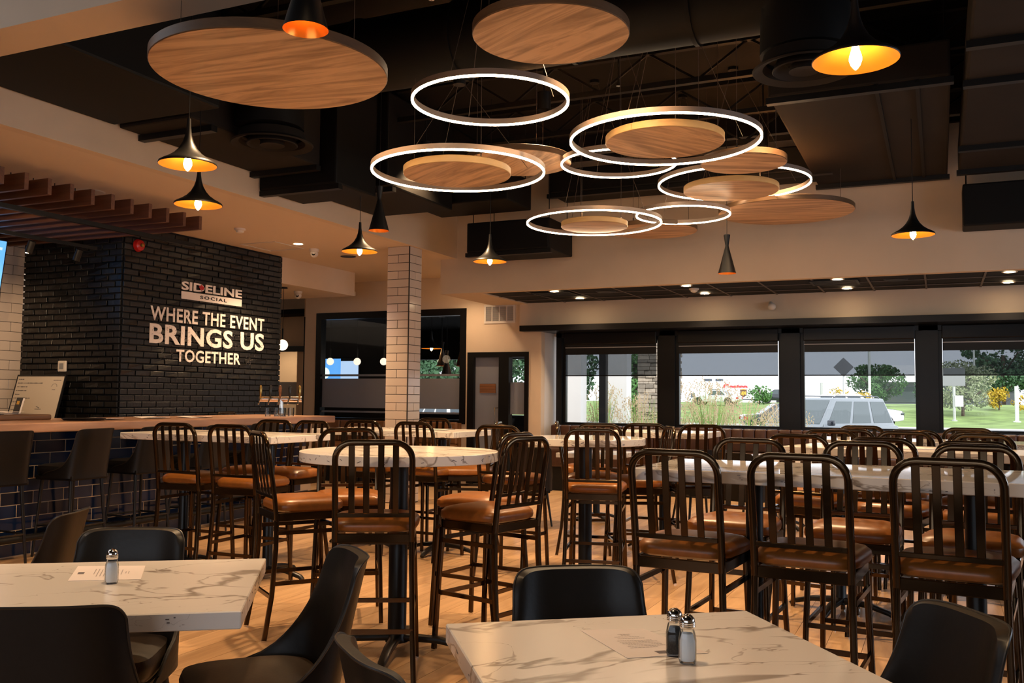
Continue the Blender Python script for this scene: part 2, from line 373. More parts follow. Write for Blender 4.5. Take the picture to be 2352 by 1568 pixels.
# white tiled wall behind the bar (faces +X)
XT = -9.93
wt = struct('wall_left', box(B(), XT-.2, XT, -3.8, 7.6, 0, ZL), 'groutd')
tm = [bpy.data.meshes.new('tile') for _ in range(2)]
for me, w in zip(tm, (.300, .148)):
    b = box(B(), 0, .008, 0, w-.006, 0, .1075, .0015, 1); b.to_mesh(me); b.free(); me.materials.append(M['tilew'])
for r in range(29):
    z = .06+.1125*r
    y = 7.60-(0 if r % 2 else .15)
    if r % 2 == 0 and 1.0 < z < 3.2:
        o = bpy.data.objects.new('tile', tm[1]); link(o, wt); o.location = (XT, 7.452, z)
    for c in range(4 if 1.0 < z < 3.2 else 0):
        o = bpy.data.objects.new('tile', tm[0]); link(o, wt); o.location = (XT, y-.3*(c+1)+.002, z)

# brick block
XB = -8.34; YBK = 7.62
brk_me = []
for v in range(7):
    b = box(B(), 0, .203, -.02, 0, 0, .0565, .004, 1)
    for vv in b.verts:
        rr = noise.noise(Vector((vv.co.x*9+v*7, vv.co.z*30, v*3.3)))
        if vv.co.y < -.01: vv.co.y += -.006+.013*rr
        vv.co.x += .004*noise.noise(Vector((v*5., vv.co.z*40, 2))); vv.co.z += .003*noise.noise(Vector((vv.co.x*30, v*3., 9)))
    me = bpy.data.meshes.new('brick'); b.to_mesh(me); b.free(); me.materials.append(M['brick']); brk_me.append(me)
def brickface(parent, length, z0, z1, nmax, tf, keep):
    """lay bricks in the local plane y=0 from x=0..length; tf maps local->world; bricks at keep(z) first"""
    cells = []
    r = 0; z = z0
    while z < z1-.02:
        x = -(.108 if r % 2 else 0.)
        while x < length-.02:
            cells.append((x, z)); x += .2155
        z += .0715; r += 1
    cells.sort(key=lambda c: -keep(c[1]))
    rest = B(); n = 0
    for x, z in cells:
        full = x >= 0 and x+.206 <= length
        if full and n < nmax:
            o = bpy.data.objects.new('brick', random.choice(brk_me)); link(o, parent); n += 1
            o.matrix_world = tf @ Matrix.Translation((x+random.uniform(-.004, .004), random.uniform(-.004, .003), z)) @ Matrix.Rotation(random.uniform(-.012, .012), 4, 'Y')
        else:
            a = max(0, x); c = min(length, x+.206); nb = B(); box(nb, a, c, -.022, 0, z, z+.060, .003, 1)
            nb.transform(tf); me = bpy.data.meshes.new('t'); nb.to_mesh(me); nb.free(); rest.from_mesh(me); bpy.data.meshes.remove(me)
    o = obj('brick_course', rest, 'brick', parent); o['kind'] = 'stuff'
wbk = struct('wall_bar', box(B(), -9.93, XB-.001, YBK+.001, 10.38, 0, ZL), 'brickwall')
# face toward camera (local x -> world x), face toward room (local x -> world y, normal +X)
brickface(wbk, 9.93+XB+.0, .0, ZL, 220, Matrix.Translation((-9.93, YBK, 0)), lambda z: 1 if 1.0 < z < 3.2 else -1)
wbs = struct('wall_slogan', box(B(), XB-.02, XB-.0005, YBK+.003, 10.38, 0, ZL), 'brickwall')
brickface(wbs, 10.38-YBK, .0, ZL, 300, Matrix.Translation((XB, YBK, 0)) @ Matrix.Rotation(pi/2, 4, 'Z'), lambda z: 2 if 1.55 < z < 3.25 else (1 if z > 1 else -1))

# ------------------------------------------------------------------ left ceiling, bulkheads
struct('ceiling', box(B(), -13.5, XL-.1, -3.8, 14.9, ZL, ZL+.12), 'ceil')
struct('bulkhead_left', box(B(), XL-.1, XL, 3.55, YB+.02, ZL, ZD), 'wall')
bm = box(B(), -6.39, 6, YB, YB+.12, ZS-.0, ZD); box(bm, -6.39, -5.79, YB+.121, YF-.0, ZS, ZS+.3)
struct('bulkhead_window', bm, 'wall')
struct('bulkhead_fascia', box(B(), -5.92, 6, YF, YF+.1, 2.45, ZS+.12), 'wall')
struct('bulkhead_beam', box(B(), -6.6, 6, 3.26, 3.54, ZL, ZD), 'wall')
struct('bulkhead_hall', box(B(), -10.0, XB+.01, 10.39, 12.17, 2.93, ZL-.001), 'wall')
# black suspended ceiling of the window bay: tiles as parts
cw = struct('ceiling_window_bay', box(B(), -5.79, 6, YB+.121, YF-.001, ZS+.045, ZS+.11), 'black')
tb = B(); xs = [-5.79+.6285*k for k in range(20)]
for x in xs[1:]: box(tb, x-.012, x+.012, YB+.12, YF, ZS+.006, ZS+.012)
for y in (YB+.12+.555, YB+.12+1.115): box(tb, -5.79, 6, y-.012, y+.012, ZS+.0045, ZS+.011)
obj('ceiling_grid', tb, 'tbar', cw)
ct = bpy.data.meshes.new('ceiling_tile'); b = box(B(), -.30, .30, -.265, .265, 0, .02, .004, 1); b.to_mesh(ct); b.free(); ct.materials.append(M['tile_c'])
for k in range(11):
    for y in (YB+.40, YB+.955, YB+1.42):
        o = bpy.data.objects.new('ceiling_tile', ct); link(o, cw); o.location = (-5.79+.6285*(k+.5), y, ZS+.013)
# black deck, joists
struct('ceiling_deck', box(B(), XL, 6, -3.8, YB, ZD, ZD+.1), 'deck')
def joist(y, x0, x1, label, z0=4.22):
    t = thing('bar_joist', label, 'joist', (0, y, 0), 0, 'black steel joists under the roof deck')
    c = B(); box(c, x0, x1, -.03, .03, z0, z0+.05); box(c, x0, x1, -.03, .03, ZD-.06, ZD-.002); obj('chord', c, 'duct', t)
    w = B(); n = int((x1-x0)/.45)
    for i in range(n):
        a = x0+(x1-x0)*i/n; b2 = x0+(x1-x0)*(i+1)/n
        boxr(w, (a, 0, z0+.03 if i % 2 else ZD-.04), (b2, 0, ZD-.04 if i % 2 else z0+.03), .02, .02, up=(0, 1, 0))
    obj('web_bar', w, 'duct', t); return t
for i, y in enumerate((4.6, 5.45, 7.1, 8.2, 9.3, 10.4)):
    joist(y, -6.1, 5.9, ('nearest', 'second', 'third', 'fourth', 'fifth', 'farthest')[i]+' black open-web steel joist crossing under the dark roof deck')

# ducts
def boxduct(name, label, x0, x1, y0, y1, z0, z1, m='duct', seams=None, bars=None):
    t = thing(name, label, 'duct', ((x0+x1)/2, (y0+y1)/2, z0))
    cx, cy = (x0+x1)/2, (y0+y1)/2
    obj('duct_shell', box(B(), x0-cx, x1-cx, y0-cy, y1-cy, 0, z1-z0, .02, 2), m, t)
    for y in (bars or []): obj('hanger_strut', box(B(), x0-cx-.02, x1-cx+.02, y-cy-.035, y-cy+.035, -.05, 0.), 'black', t)
    for x in (seams or []): obj('seam', box(B(), x-cx-.015, x-cx+.015, y0-cy, y1-cy, -.02, 0.), 'duct', t)
    for sx in (x0-cx+.04, x1-cx-.04):
        for sy in (y0-cy+.1, y1-cy-.1): obj('hanger_rod', tube(B(), [(sx, sy, z1-z0-.01), (sx, sy, ZD-z0)], .006, 5), 'black', t)
    return t
boxduct('flat_duct', 'wide flat black duct in front of the window-side bulkhead, right of the light rings', -1.25, .12, 7.75, 11.3, 3.86, 4.15, 'ductl', seams=(-.42, -.12), bars=(7.8, 11.2))
boxduct('flat_duct', 'long black duct with strap hangers at the right edge of the ceiling', .22, 3.2, 2.0, 10.95, 3.78, 4.1, 'ductl', bars=(4.4, 5.6, 6.85, 7.7, 9.7, 10.7))
boxduct('flat_duct', 'lower black duct end at far right above the window bay', .26, 3.2, 11.0, 11.4, 3.24, 3.7, 'duct')
boxduct('flat_duct', 'black duct box low against the bulkhead above the fifth wide pendant', -5.38, -4.26, 10.3, 11.1, 3.17, 3.55, 'duct', bars=(10.34,))
boxduct('flat_duct', 'black duct box behind the left pair of light rings', -5.69, -4.45, 9.5, 10.2, 3.62, 3.98, 'duct')
boxduct('flat_duct', 'black duct behind the right-hand light rings near the bulkhead', -4.4, -1.05, 10.6, 11.2, 3.9, 4.2, 'duct', bars=(10.64,))
boxduct('flat_duct', 'flat black duct beside the left bulkhead nearest the white beam', -6.12, -5.0, 3.6, 5.45, 3.56, 4.5, 'duct')
boxduct('flat_duct', 'flat black duct beside the left bulkhead above the nearest wide pendant pair', -6.12, -5.35, 5.5, 7.2, 3.55, 4.5, 'ductl', bars=(5.75, 7.15))
boxduct('flat_duct', 'black duct box on the left bulkhead, stepping down above the slats', -6.12, -5.2, 7.25, 7.95, 3.39, 4.5, 'duct', bars=(7.3,))
boxduct('flat_duct', 'flat black duct along the left bulkhead beyond the step', -6.12, -5.1, 8.0, 9.4, 3.52, 4.5, 'duct', bars=(8.1,))
# round duct with two drops and diffusers
rd = thing('round_duct', 'large round black spiral duct crossing the ceiling behind the wood discs', 'duct', (0, 6.2, 0))
bm = B(); pts = [(-5.14, 0, 3.62), (-5.14, 0, 3.86), (-5.06, 0, 4.02), (-4.9, 0, 4.1), (-1.0, 0, 4.1), (-.84, 0, 4.02), (-.76, 0, 3.86), (-.76, 0, 3.62)]
tube(bm, pts, .29, 24, up=(0, 1, 0)); obj('duct_tube', bm, 'duct', rd, True)
for x in (-4.2, -3.3, -2.4, -1.5): obj('duct_collar', sweep(B(), [(x, 0, 4.1), (x+.03, 0, 4.1)], circ(.305, 24), up=(0, 1, 0)), 'duct', rd, True)
def diffuser(x, y, z, r, label):
    t = thing('ceiling_diffuser', label, 'air vent', (x, y, z))
    b = lathe(B(), [(r*.78, .10), (r*.84, .03), (r, 0), (r*.98, -.012), (r*.80, .01), (r*.74, .06)], 40); obj('outer_cone', b, 'ductl', t, True)
    b = lathe(B(), [(r*.52, .07), (r*.62, -.005), (r*.60, -.012), (r*.50, .02), (r*.38, .05)], 40); obj('middle_cone', b, 'ductl', t, True)
    b = lathe(B(), [(.001, .0), (r*.22, -.005), (r*.30, -.014), (r*.28, .03), (.001, .03)], 32); obj('centre_cone', b, 'ductl', t, True)
    b = B(); 
    for a in (.4, 2.5, 4.6): boxr(b, (r*.1*cos(a), r*.1*sin(a), .05), (r*.8*cos(a), r*.8*sin(a), .05), .02, .01)
    lathe(b, [(.001, .09), (r*.75, .09)], 24); obj('back_plate', b, 'black', t)
diffuser(-5.14, 6.24, 3.5, .346, 'round black ceiling diffuser above the left wide pendants')
diffuser(-.76, 6.15, 3.5, .330, 'round black ceiling diffuser behind the nearest lit pendant')
# made-up cans that house the added fill spots
CANL = ['near the camera over the low tables', 'over the left end of the room near the bar', 'above the nearer round high table', 'above the lone light ring', 'over the nearest long high table', 'over the third long high table', 'near the tiled column', 'above the left big light ring', 'at far right over the window side', 'behind the far right light ring', 'over the left high table beside the bar']
for (x, y), cl_ in zip(FILL_CANS, CANL):
    t = thing('can_light', 'black cylinder downlight high '+cl_, 'ceiling light', (x, y, 3.95), 0, 'black cylinder downlights of the dark ceiling')
    obj('housing', lathe(B(), [(.06, 0), (.062, .16), (.001, .165)], 16), 'black', t)
    obj('stem', tube(B(), [(0, 0, .16), (0, 0, .65)], .008, 6), 'black', t)
# sprinkler heads
for i, (x, y) in enumerate(((-2.4, 7.3), (-3.0, 5.2))):
    t = tag(obj('sprinkler_head', lathe(tube(B(), [(0, 0, 0), (0, 0, .5)], .008, 6), [(.001, -.03), (.02, -.03), (.012, 0), (.001, .0)], 10), 'chrome', loc=(x, y, 4.0)), 'small chrome sprinkler head '+('behind the big double light ring' if i == 0 else 'above the lone light ring'), 'sprinkler')

# ------------------------------------------------------------------ tiled column
XC0, XC1, YC0, YC1 = -6.513, -6.172, 10.24, 10.56
tc_ = thing('tiled_column', 'square column clad in white subway tile with dark grout beside the partition window', 'column', ((XC0+XC1)/2, (YC0+YC1)/2, 0))
cxx, cyy = (XC0+XC1)/2, (YC0+YC1)/2
obj('core', box(B(), XC0-cxx+.008, XC1-cxx-.008, YC0-cyy+.008, YC1-cyy-.008, 0, ZL), 'groutd', tc_)
wx = XC1-XC0; wy = YC1-YC0
def tmesh(w, h=.0995):
    me = bpy.data.meshes.new('tile'); b = box(B(), 0, w, -.0, .0075, 0, h, .0018, 1); b.to_mesh(me); b.free(); me.materials.append(M['tilew']); return me
tmf = {0: tmesh(wx-.022), 1: tmesh((wx-.022-.007)/2), 2: tmesh(wy-.022), 3: tmesh((wy-.022-.007)/2)}
for r in range(31):
    z = .012+.1062*r
    for face in (0, 1):
        if face == 0: # toward camera (-Y)
            if r % 2 == 0: spec = [(0, 0)]
            else: spec = [(1, 0), (1, (wx-.022-.007)/2+.007)]
            for k, dx in spec:
                o = bpy.data.objects.new('tile', tmf[k]); link(o, tc_); o.location = (-wx/2+.011+dx, -wy/2, z)
        else:
            if r % 2 == 0: spec = [(2, 0)]
            else: spec = [(3, 0), (3, (wy-.022-.007)/2+.007)]
            for k, dx in spec:
                o = bpy.data.objects.new('tile', tmf[k]); link(o, tc_); o.location = (wx/2, -wy/2+.011+dx, z); o.rotation_euler = (0, 0, pi/2)
b = B()
box(b, wx/2-.010, wx/2+.002, -wy/2-.002, -wy/2+.010, 0, ZL-.001); obj('corner_trim', b, 'groutd', tc_)

# ------------------------------------------------------------------ wood discs and light rings
def wires(t, r, ztop, n=3, a0=.5, apex=True):
    b = B()
    for k in range(n):
        a = a0+2*pi*k/n; q = .02 if apex else r*.8
        tube(b, [(r*.8*cos(a), r*.8*sin(a), 0.03), (q*cos(a), q*sin(a), ztop)], .0022, 4)
    obj('cable', b, 'cable', t)
    if apex: obj('canopy', lathe(B(), [(.001, ztop-.03), (.05, ztop-.03), (.05, ztop)], 16), 'black', t)
M['band2'] = wood('disc_edge_dark', (.13, .07, .03), (.09, .045, .018), (3, 3, 20), .5)  # same disc edge, shade put into the colour away from the rings
def disc(x, y, z, r, th, label, rot):
    t = thing('ceiling_disc', label, 'wood disc', (x, y, z), 0, 'round wood panels hung from the dark ceiling')
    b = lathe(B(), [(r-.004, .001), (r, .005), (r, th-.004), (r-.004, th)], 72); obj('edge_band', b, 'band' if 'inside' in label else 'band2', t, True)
    b = B(); vs = [b.verts.new(((r-.004)*cos(2*pi*i/72), (r-.004)*sin(2*pi*i/72), 0)) for i in range(72)]; b.faces.new(vs[::-1])
    vs = [b.verts.new(((r-.004)*cos(2*pi*i/72), (r-.004)*sin(2*pi*i/72), th)) for i in range(72)]; b.faces.new(vs)
    o = obj('face_panel', b, 'discw', t); o.rotation_euler = (0, 0, rot)
    wires(t, r, (3.82 if abs(y-6.26) < .01 else ZD)-z, 3, rot, False)
    h = B()
    for k in range(3):
        a = rot+2*pi*k/3; tube(h, [(r*.8*cos(a), r*.8*sin(a), th), (r*.8*cos(a), r*.8*sin(a), th+.05)], .006, 6)
    obj('hook', h, 'chrome', t)
D = radians
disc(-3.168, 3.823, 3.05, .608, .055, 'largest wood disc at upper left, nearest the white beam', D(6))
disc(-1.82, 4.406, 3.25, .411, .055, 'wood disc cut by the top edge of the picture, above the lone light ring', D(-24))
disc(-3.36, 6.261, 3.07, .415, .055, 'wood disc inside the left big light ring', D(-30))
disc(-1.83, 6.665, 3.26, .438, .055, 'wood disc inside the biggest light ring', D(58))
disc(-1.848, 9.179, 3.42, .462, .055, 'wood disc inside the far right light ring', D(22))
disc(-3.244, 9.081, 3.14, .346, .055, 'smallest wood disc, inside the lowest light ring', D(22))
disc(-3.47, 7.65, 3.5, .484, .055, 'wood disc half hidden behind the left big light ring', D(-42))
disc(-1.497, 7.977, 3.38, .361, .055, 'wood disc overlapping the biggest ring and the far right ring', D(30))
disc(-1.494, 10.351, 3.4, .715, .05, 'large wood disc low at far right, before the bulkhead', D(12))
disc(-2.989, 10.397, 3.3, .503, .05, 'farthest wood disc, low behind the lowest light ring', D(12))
def ring(x, y, z, r, label, a0=.3, wired=True):
    t = thing('ring_light', label, 'ring light', (x, y, z), 0, 'round led ring lights over the high tables')
    w = .017; hh = .05; n = 96
    b = lathe(B(), [(r, .012), (r, hh), (r-w, hh), (r-w, .012), (r, .012)], n); obj('ring_housing', fixn(b), 'ringmetal', t, True)
    b = lathe(B(), [(r-.001, .012), (r-.001, 0), (r-w+.001, 0), (r-w+.001, .012)], n); obj('diffuser', fixn(b), 'ringlight', t)
    if wired: wires(t, r, (3.80 if abs(y-6.234) < .01 else ZD)-z, 3, a0, True)
ring(-2.665, 5.416, 3.3, .522, 'lone light ring without a disc, upper centre')
ring(-3.336, 6.234, 3.08, .668, 'left big light ring around a wood disc')
ring(-1.84, 6.705, 3.28, .712, 'biggest and highest-right light ring around a wood disc')
ring(-2.568, 7.821, 3.44, .516, 'light ring half hidden behind the biggest ring, no disc inside')
ring(-1.783, 8.989, 3.44, .727, 'far right light ring around a wood disc')
ring(-3.151, 8.806, 3.12, .683, 'lowest light ring around the smallest wood disc')
ring(-2.442, 9.614, 3.3, .497, 'small far light ring linked with the lowest ring in view, no disc')

# ------------------------------------------------------------------ pendants
def wide_proto():
    t = thing('wide_pendant', '', 'pendant lamp', (0, 0, 0), 0, 'wide black pendants with gold lining and bare bulb')
    P = [(.012, .30), (.015, .24), (.022, .19), (.036, .145), (.058, .105), (.088, .072), (.125, .045), (.16, .026), (.178, .014), (.181, .004), (.178, 0)]
    obj('lamp_shade', lathe(B(), P, 40), 'shade', t, True)
    b = lathe(B(), [(.178, 0), (.172, .008), (.155, .020), (.12, .040), (.084, .066), (.054, .10), (.033, .14), (.02, .18)], 40); obj('shade_lining', b, 'gold', t, True)
    obj('socket', lathe(B(), [(.001, .07), (.016, .07), (.018, .11), (.001, .11)], 14), 'brass', t, True)
    b = lathe(B(), [(.001, -.040), (.007, -.036), (.020, -.018), (.027, .004), (.025, .022), (.016, .05), (.013, .068)], 16); obj('bulb', b, 'bulb', t, True)
    obj('cord', tube(B(), [(0, 0, .3), (0, 0, ZD-2.82)], .0035, 6), 'black', t)
    return t
wp = wide_proto(); u = [False]
for x, y, lab in ((-.305, 4.176, 'nearest wide black pendant, large at upper right beside a round diffuser'), (-4.329, 4.442, 'upper of the two wide pendants at left before the bulkhead'),
                  (-5.173, 5.429, 'lower of the two wide pendants at left, over the wood slats'), (-5.311, 7.834, 'wide pendant just left of the tiled column'),
                  (-4.383, 8.937, 'wide pendant under the black duct box right of the tiled column'), (-.19, 8.844, 'wide pendant at right against the tan bulkhead')):
    place(wp, u, (x, y, 2.82), 0, lab)
def tall_proto():
    t = thing('tall_pendant', '', 'pendant lamp', (0, 0, 0), 0, 'tall narrow black pendants with gold lining')
    P = [(.018, .42), (.034, .415), (.034, .405), (.018, .30), (.020, .285), (.06, .13), (.095, 0)]
    obj('lamp_shade', lathe(B(), P, 32), 'shade', t, True)
    obj('shade_lining', lathe(B(), [(.095, 0), (.058, .13), (.019, .27), (.001, .275)], 32), 'gold', t, True)
    obj('bulb', lathe(B(), [(.001, .10), (.02, .115), (.026, .14), (.015, .18), (.001, .185)], 12), 'spotglow', t, True)
    obj('cord', tube(B(), [(0, 0, .42), (0, 0, 1.70)], .0035, 6), 'black', t)
    return t
tp = tall_proto(); u = [False]
for x, y, z, lab in ((-4.707, 7.25, 2.895, 'tall narrow black pendant above the tiled column, against the bulkhead'), (-2.035, 9.885, 2.70, 'tall narrow black pendant hanging before the tan bulkhead'),
                     (-2.392, 3.099, 2.893, 'tall black pendant cut by the top edge, in front of the largest disc')):
    place(tp, u, (x, y, z), 0, lab)

# ------------------------------------------------------------------ left ceiling: baffles, rails, lights
bf = thing('ceiling_baffles', 'row of brown wood ceiling slats above the bar at upper left', 'ceiling slats', (-6.9, 6, 3.06))
sm = bpy.data.meshes.new('slat'); b = box(B(), -2.9, 0, -.02, .02, 0, .14, .002, 1); b.to_mesh(sm); b.free(); sm.materials.append(M['slat'])
for k in range(17):
    o = bpy.data.objects.new('slat', sm); link(o, bf); o.location = (0, -.73+.2238*(k-7)+.0, 0)
b = B()
for x in (-.5, -1.6, -2.6):
    for k in range(17): tube(b, [(x, -.73+.2238*(k-7), .14), (x, -.73+.2238*(k-7), .24)], .004, 5)
obj('hanger', b, 'black', bf)
tag(obj('track_rail', box(B(), -.025, .025, 2.5, 7.5, 0, .04), 'black', loc=(-7.2, 0, 2.93)), 'long black rail running under the wood slats', 'rail')
rail = thing('track_light', 'black track with spotlights under the wood slats above the tiled wall', 'track light', (-8.0, 6.2, 2.86))
obj('rail', box(B(), -.018, .018, -3, .75, 0, .035), 'black', rail)
for yy in (.0, .55):
    h = obj('spot_head', tube(B(), [(-.05, yy, -.13), (0, yy, -.02)], .035, 14), 'black', rail, True)
    if yy == 0: obj('lens', lathe(B(), [(.001, 0), (.03, 0)], 14), 'spotglow', h, loc=(-.05, yy, -.134))
spot('track_beam', (-8.06, 6.2, 2.7), 60, (1, .66, .36), 80, .6, .03, target=(-9.5, 6.8, 1.6))
spot('track_beam', (-7.5, 5.2, 2.9), 60, (1, .66, .36), 100, .8, .04, target=(-8.6, 7.4, 1.3))
def recessed(x, y, z, label, group, p=DOWN_W):
    t = thing('recessed_light', label, 'ceiling light', (x, y, z), 0, group)
    obj('trim_ring', lathe(B(), [(.055, 0.), (.075, -.004), (.082, 0.0)], 24), 'white', t, True)
    obj('lens', lathe(B(), [(.001, -.003), (.056, -.003)], 20), 'led', t)
    spot('downlight_beam', (x, y, z-.02), p, (1, .68, .40), 120, .8, .05)
recessed(-7.431, 9.577, ZL, 'single recessed light in the pale ceiling beside the black brick block', None, 330)
ORD = ('leftmost', 'second from the left', 'third from the left', 'rightmost')
for k, (x, y) in enumerate(((-4.745, 11.68), (-2.926, 11.68), (-1.091, 11.68), (.732, 11.68))):
    recessed(x, y, ZS, ORD[k]+' recessed light of the room-side row in the black bay ceiling', 'room-side row of bay downlights', 60)
for k, (x, y) in enumerate(((-4.73, 12.63), (-2.906, 12.636), (-1.064, 12.668), (.778, 12.68))):
    recessed(x, y, ZS, ORD[k]+' recessed light of the window-side row in the black bay ceiling', 'window-side row of bay downlights', 95)
recessed(-6.75, 12.6, ZL, 'recessed light in the pale ceiling behind the window-side bulkhead, near the air grille', None, 62)  # added out of view to brighten the grille wall
def dome(x, y, z, label, name='smoke_detector', cat='smoke detector', r=.06):
    t = thing(name, label, cat, (x, y, z))
    obj('base', lathe(B(), [(r*1.1, 0), (r*1.05, -.02), (r*.8, -.025)], 24), 'white', t, True)
    obj('cap', lathe(B(), [(r*.8, -.025), (r*.7, -.045), (r*.3, -.055), (.001, -.055)], 24), 'white', t, True)
dome(-7.39, 8.436, ZL, 'white smoke detector on the pale ceiling left of the recessed light')
dome(-2.923, 12.084, ZS+.01, 'white smoke detector on the black bay ceiling')
def camera_dome(x, y, z, label, down=True):
    t = thing('security_camera', label, 'camera', (x, y, z))
    obj('mount', lathe(B(), [(.065, 0), (.06, -.03), (.045, -.04), (.001, -.04)], 24), 'white', t, True)
    b = B(); bmesh.ops.create_uvsphere(b, u_segments=20, v_segments=12, radius=.052); 
    obj('eyeball', b, 'white', t, True, loc=(0, 0, -.062))
    obj('camera_lens', lathe(B(), [(.001, 0), (.02, 0), (.024, .006)], 16), 'black', t, loc=(.025, -.045, -.075)).rotation_euler = (radians(60), 0, radians(25))
camera_dome(-7.495, 10.0, ZL, 'white dome camera on the pale ceiling beside the recessed light')
camera_dome(-8.75, 11.3, 2.929, 'white dome camera under the lowered hall soffit')
t = thing('wall_camera', 'white turret camera on the tan fascia over the windows', 'camera', (-2.086, YF, 2.66))
obj('bracket', tube(B(), [(-.02, 0, .04), (-.02, -.05, .03), (0, -.08, 0)], .025, 10), 'white', t, True)
b = B(); bmesh.ops.create_uvsphere(b, u_segments=18, v_segments=10, radius=.055); obj('eyeball', b, 'white', t, True, loc=(.01, -.10, -.02))
tag(obj('ceiling_speaker', lathe(B(), [(.001, -.004), (.12, -.006), (.135, 0)], 28), 'white', loc=(-7.385, 6.328, ZL)), 'round white speaker grille above the wood slats', 'speaker')
tag(obj('ceiling_speaker', lathe(B(), [(.001, -.004), (.10, -.006), (.11, 0)], 28), 'black', loc=(-7.45, 10.713, ZL)), 'small dark round grille behind the pendant left of the column', 'speaker')
for x, lab in ((-4.127, 'round black speaker left in the bay ceiling'), (-.458, 'round black speaker right in the bay ceiling')):
    tag(obj('bay_speaker', lathe(B(), [(.001, -.006), (.12, -.010), (.14, 0)], 28), 'rubber', loc=(x, 12.03, ZS+.012)), lab, 'speaker')
for x, lab in ((-4.85, 'black slotted air vent at the left end of the bay ceiling'), (-1.15, 'black slotted air vent in the middle of the bay ceiling')):
    t = thing('air_vent', lab, 'air vent', (x, 12.0, ZS+.006)); b = B(); box(b, -.28, .28, -.24, -.21, -.012, 0); box(b, -.28, .28, .21, .24, -.012, 0); box(b, -.28, -.25, -.21, .21, -.012, 0); box(b, .25, .28, -.21, .21, -.012, 0); obj('frame', b, 'rubber', t)
    for k in range(5): boxr_b = B(); boxr(boxr_b, (-.25, -.16+.08*k, -.006), (.25, -.16+.08*k, -.006), .05, .004); obj('louvre', boxr_b, 'rubber', t)
t = thing('access_panel', 'thin white framed hatch in the pale ceiling near the brick block', 'hatch', (-7.86, 9.6, ZL))
b = B(); box(b, -.28, .28, -.3, -.285, -.008, 0); box(b, -.28, .28, .285, .3, -.008, 0); box(b, -.28, -.265, -.285, .285, -.008, 0); box(b, .265, .28, -.285, .285, -.008, 0); obj('frame', b, 'white', t)
# sconce, vent grille
t = thing('return_grille', 'white four-panel return air grille high on the wall above the door', 'air vent', (-6.29, YV, 2.68))
b = B(); box(b, -.27, .27, -.012, 0, -.15, -.115); box(b, -.27, .27, -.012, 0, .115, .15)
for x in (-.27, -.138, -.012, .114, .24): box(b, x, x+.03 if x in (-.27, .24) else x+.018, -.012, 0, -.115, .115)
obj('frame', b, 'white', t)
b = B()
for k in range(15): box(b, -.24, .24, -.006, -.002, -.11+.015*k, -.102+.015*k)
obj('louvre', b, 'signback', t)
tag(obj('motion_sensor', box(B(), -.05, .05, -.05, 0, -.04, .04, .02, 2), 'white', loc=(-9.05, YV, 3.1)), 'small white motion sensor on the wall left of the column', 'sensor')

# ------------------------------------------------------------------ canopy, windows, shades, booth
struct('trim_1', box(B(), -5.835, 6, 12.95, YF-.001, 2.375, 2.463), 'frame')
bm = box(B(), -5.57, 6, YF-.0, YW-.001, 2.38, 2.449)
struct('trim_2', bm, 'frame')
posts = [(-5.49, -5.40), (-3.82, -3.585), (-2.035, -1.785), (-.245, -.01), (1.54, 1.775), (3.3, 3.55)]
ZG0, ZG1 = .955, 2.31
for k in range(5):
    x0 = posts[k][1]; x1 = posts[k+1][0]
    fr = B(); box(fr, x0-.001, x0+.05, YW-.03, YW+.05, ZG0, ZG1); box(fr, x1-.05, x1+.001, YW-.03, YW+.05, ZG0, ZG1)
    box(fr, x0+.05, x1-.05, YW-.03, YW+.05, ZG0, ZG0+.03); box(fr, x0+.05, x1-.05, YW-.03, YW+.05, 2.25, ZG1)
    w = struct('window_%d' % (k+1) if k < 4 else 'window_6', fr, 'frame')
    obj('pane', quadsheet(B(), x0+.05, x1-.05, ZG0+.03, 2.25, YW+.02), 'glass', w)
    if k == 4: continue
    side = ['left-most window beside the stone pillar', 'second window from the left', 'third window, before the silver car', 'right-most window, before the lawn'][k]
    s = thing('roller_shade', 'black roller shade half lowered over the '+side, 'window shade', ((x0+x1)/2, YW-.06, 2.02)); hw = (x1-x0)/2-.055
    obj('solar_fabric', box(B(), -hw, hw, -.0015, .0, -.30, .02), 'solar', s)
    obj('fabric', box(B(), -hw, hw, -.004, .0, .02, .26), 'rubber', s)
    obj('cassette', box(B(), -hw-.01, hw+.01, -.05, .02, .18, .36, .012, 2), 'frame', s)
    obj('hem_bar', box(B(), -hw, hw, -.006, .006, -.315, -.30), 'frame', s)
    obj('seam_bar', box(B(), -hw, hw, -.009, -.004, .125, .135), 'pole', s)
bm = B()
for a, b2 in posts: box(bm, a, b2, YW-.09, YW+.08, .955, 2.38)
box(bm, -5.49, 6, YW-.09, YW+.08, 2.312, 2.379)
struct('trim_3', bm, 'frame')
struct('trim_4', box(B(), -5.49, 6, YW-.1, YW+.02, .945, .956), 'frame')
def booth(name, label, x0, x1, y, zt, m, pitch, seg, seatz=.62):
    t = thing(name, label, 'bench', ((x0+x1)/2, y, 0)); cx = (x0+x1)/2
    obj('base', box(B(), x0-cx, x1-cx, -.50, .16, 0, .35), 'black', t)
    obj('seat_cushion', box(B(), x0-cx, x1-cx, -.56, .05, .35, seatz, .03, 2), m, t)
    obj('back_panel', box(B(), x0-cx, x1-cx, .06, .16, seatz-.1, zt-.012), m, t)
    n = int((x1-x0)/pitch); w = (x1-x0)/n; me = bpy.data.meshes.new('tuft_channel')
    b = box(B(), -w/2+.001, w/2-.001, -.01, .07, seatz+.002, zt, .028, 3); b.to_mesh(me); b.free(); me.materials.append(M[m])
    for p in me.polygons: p.use_smooth = True
    for k in range(n):
        o = bpy.data.objects.new('tuft_channel', me); link(o, t); o.location = (x0-cx+w*(k+.5), 0, 0)
    return t
booth('banquette', 'dark brown channel-tufted bench along the window wall', -5.47, 3.0, 13.35, .95, 'booth', .16, 0)
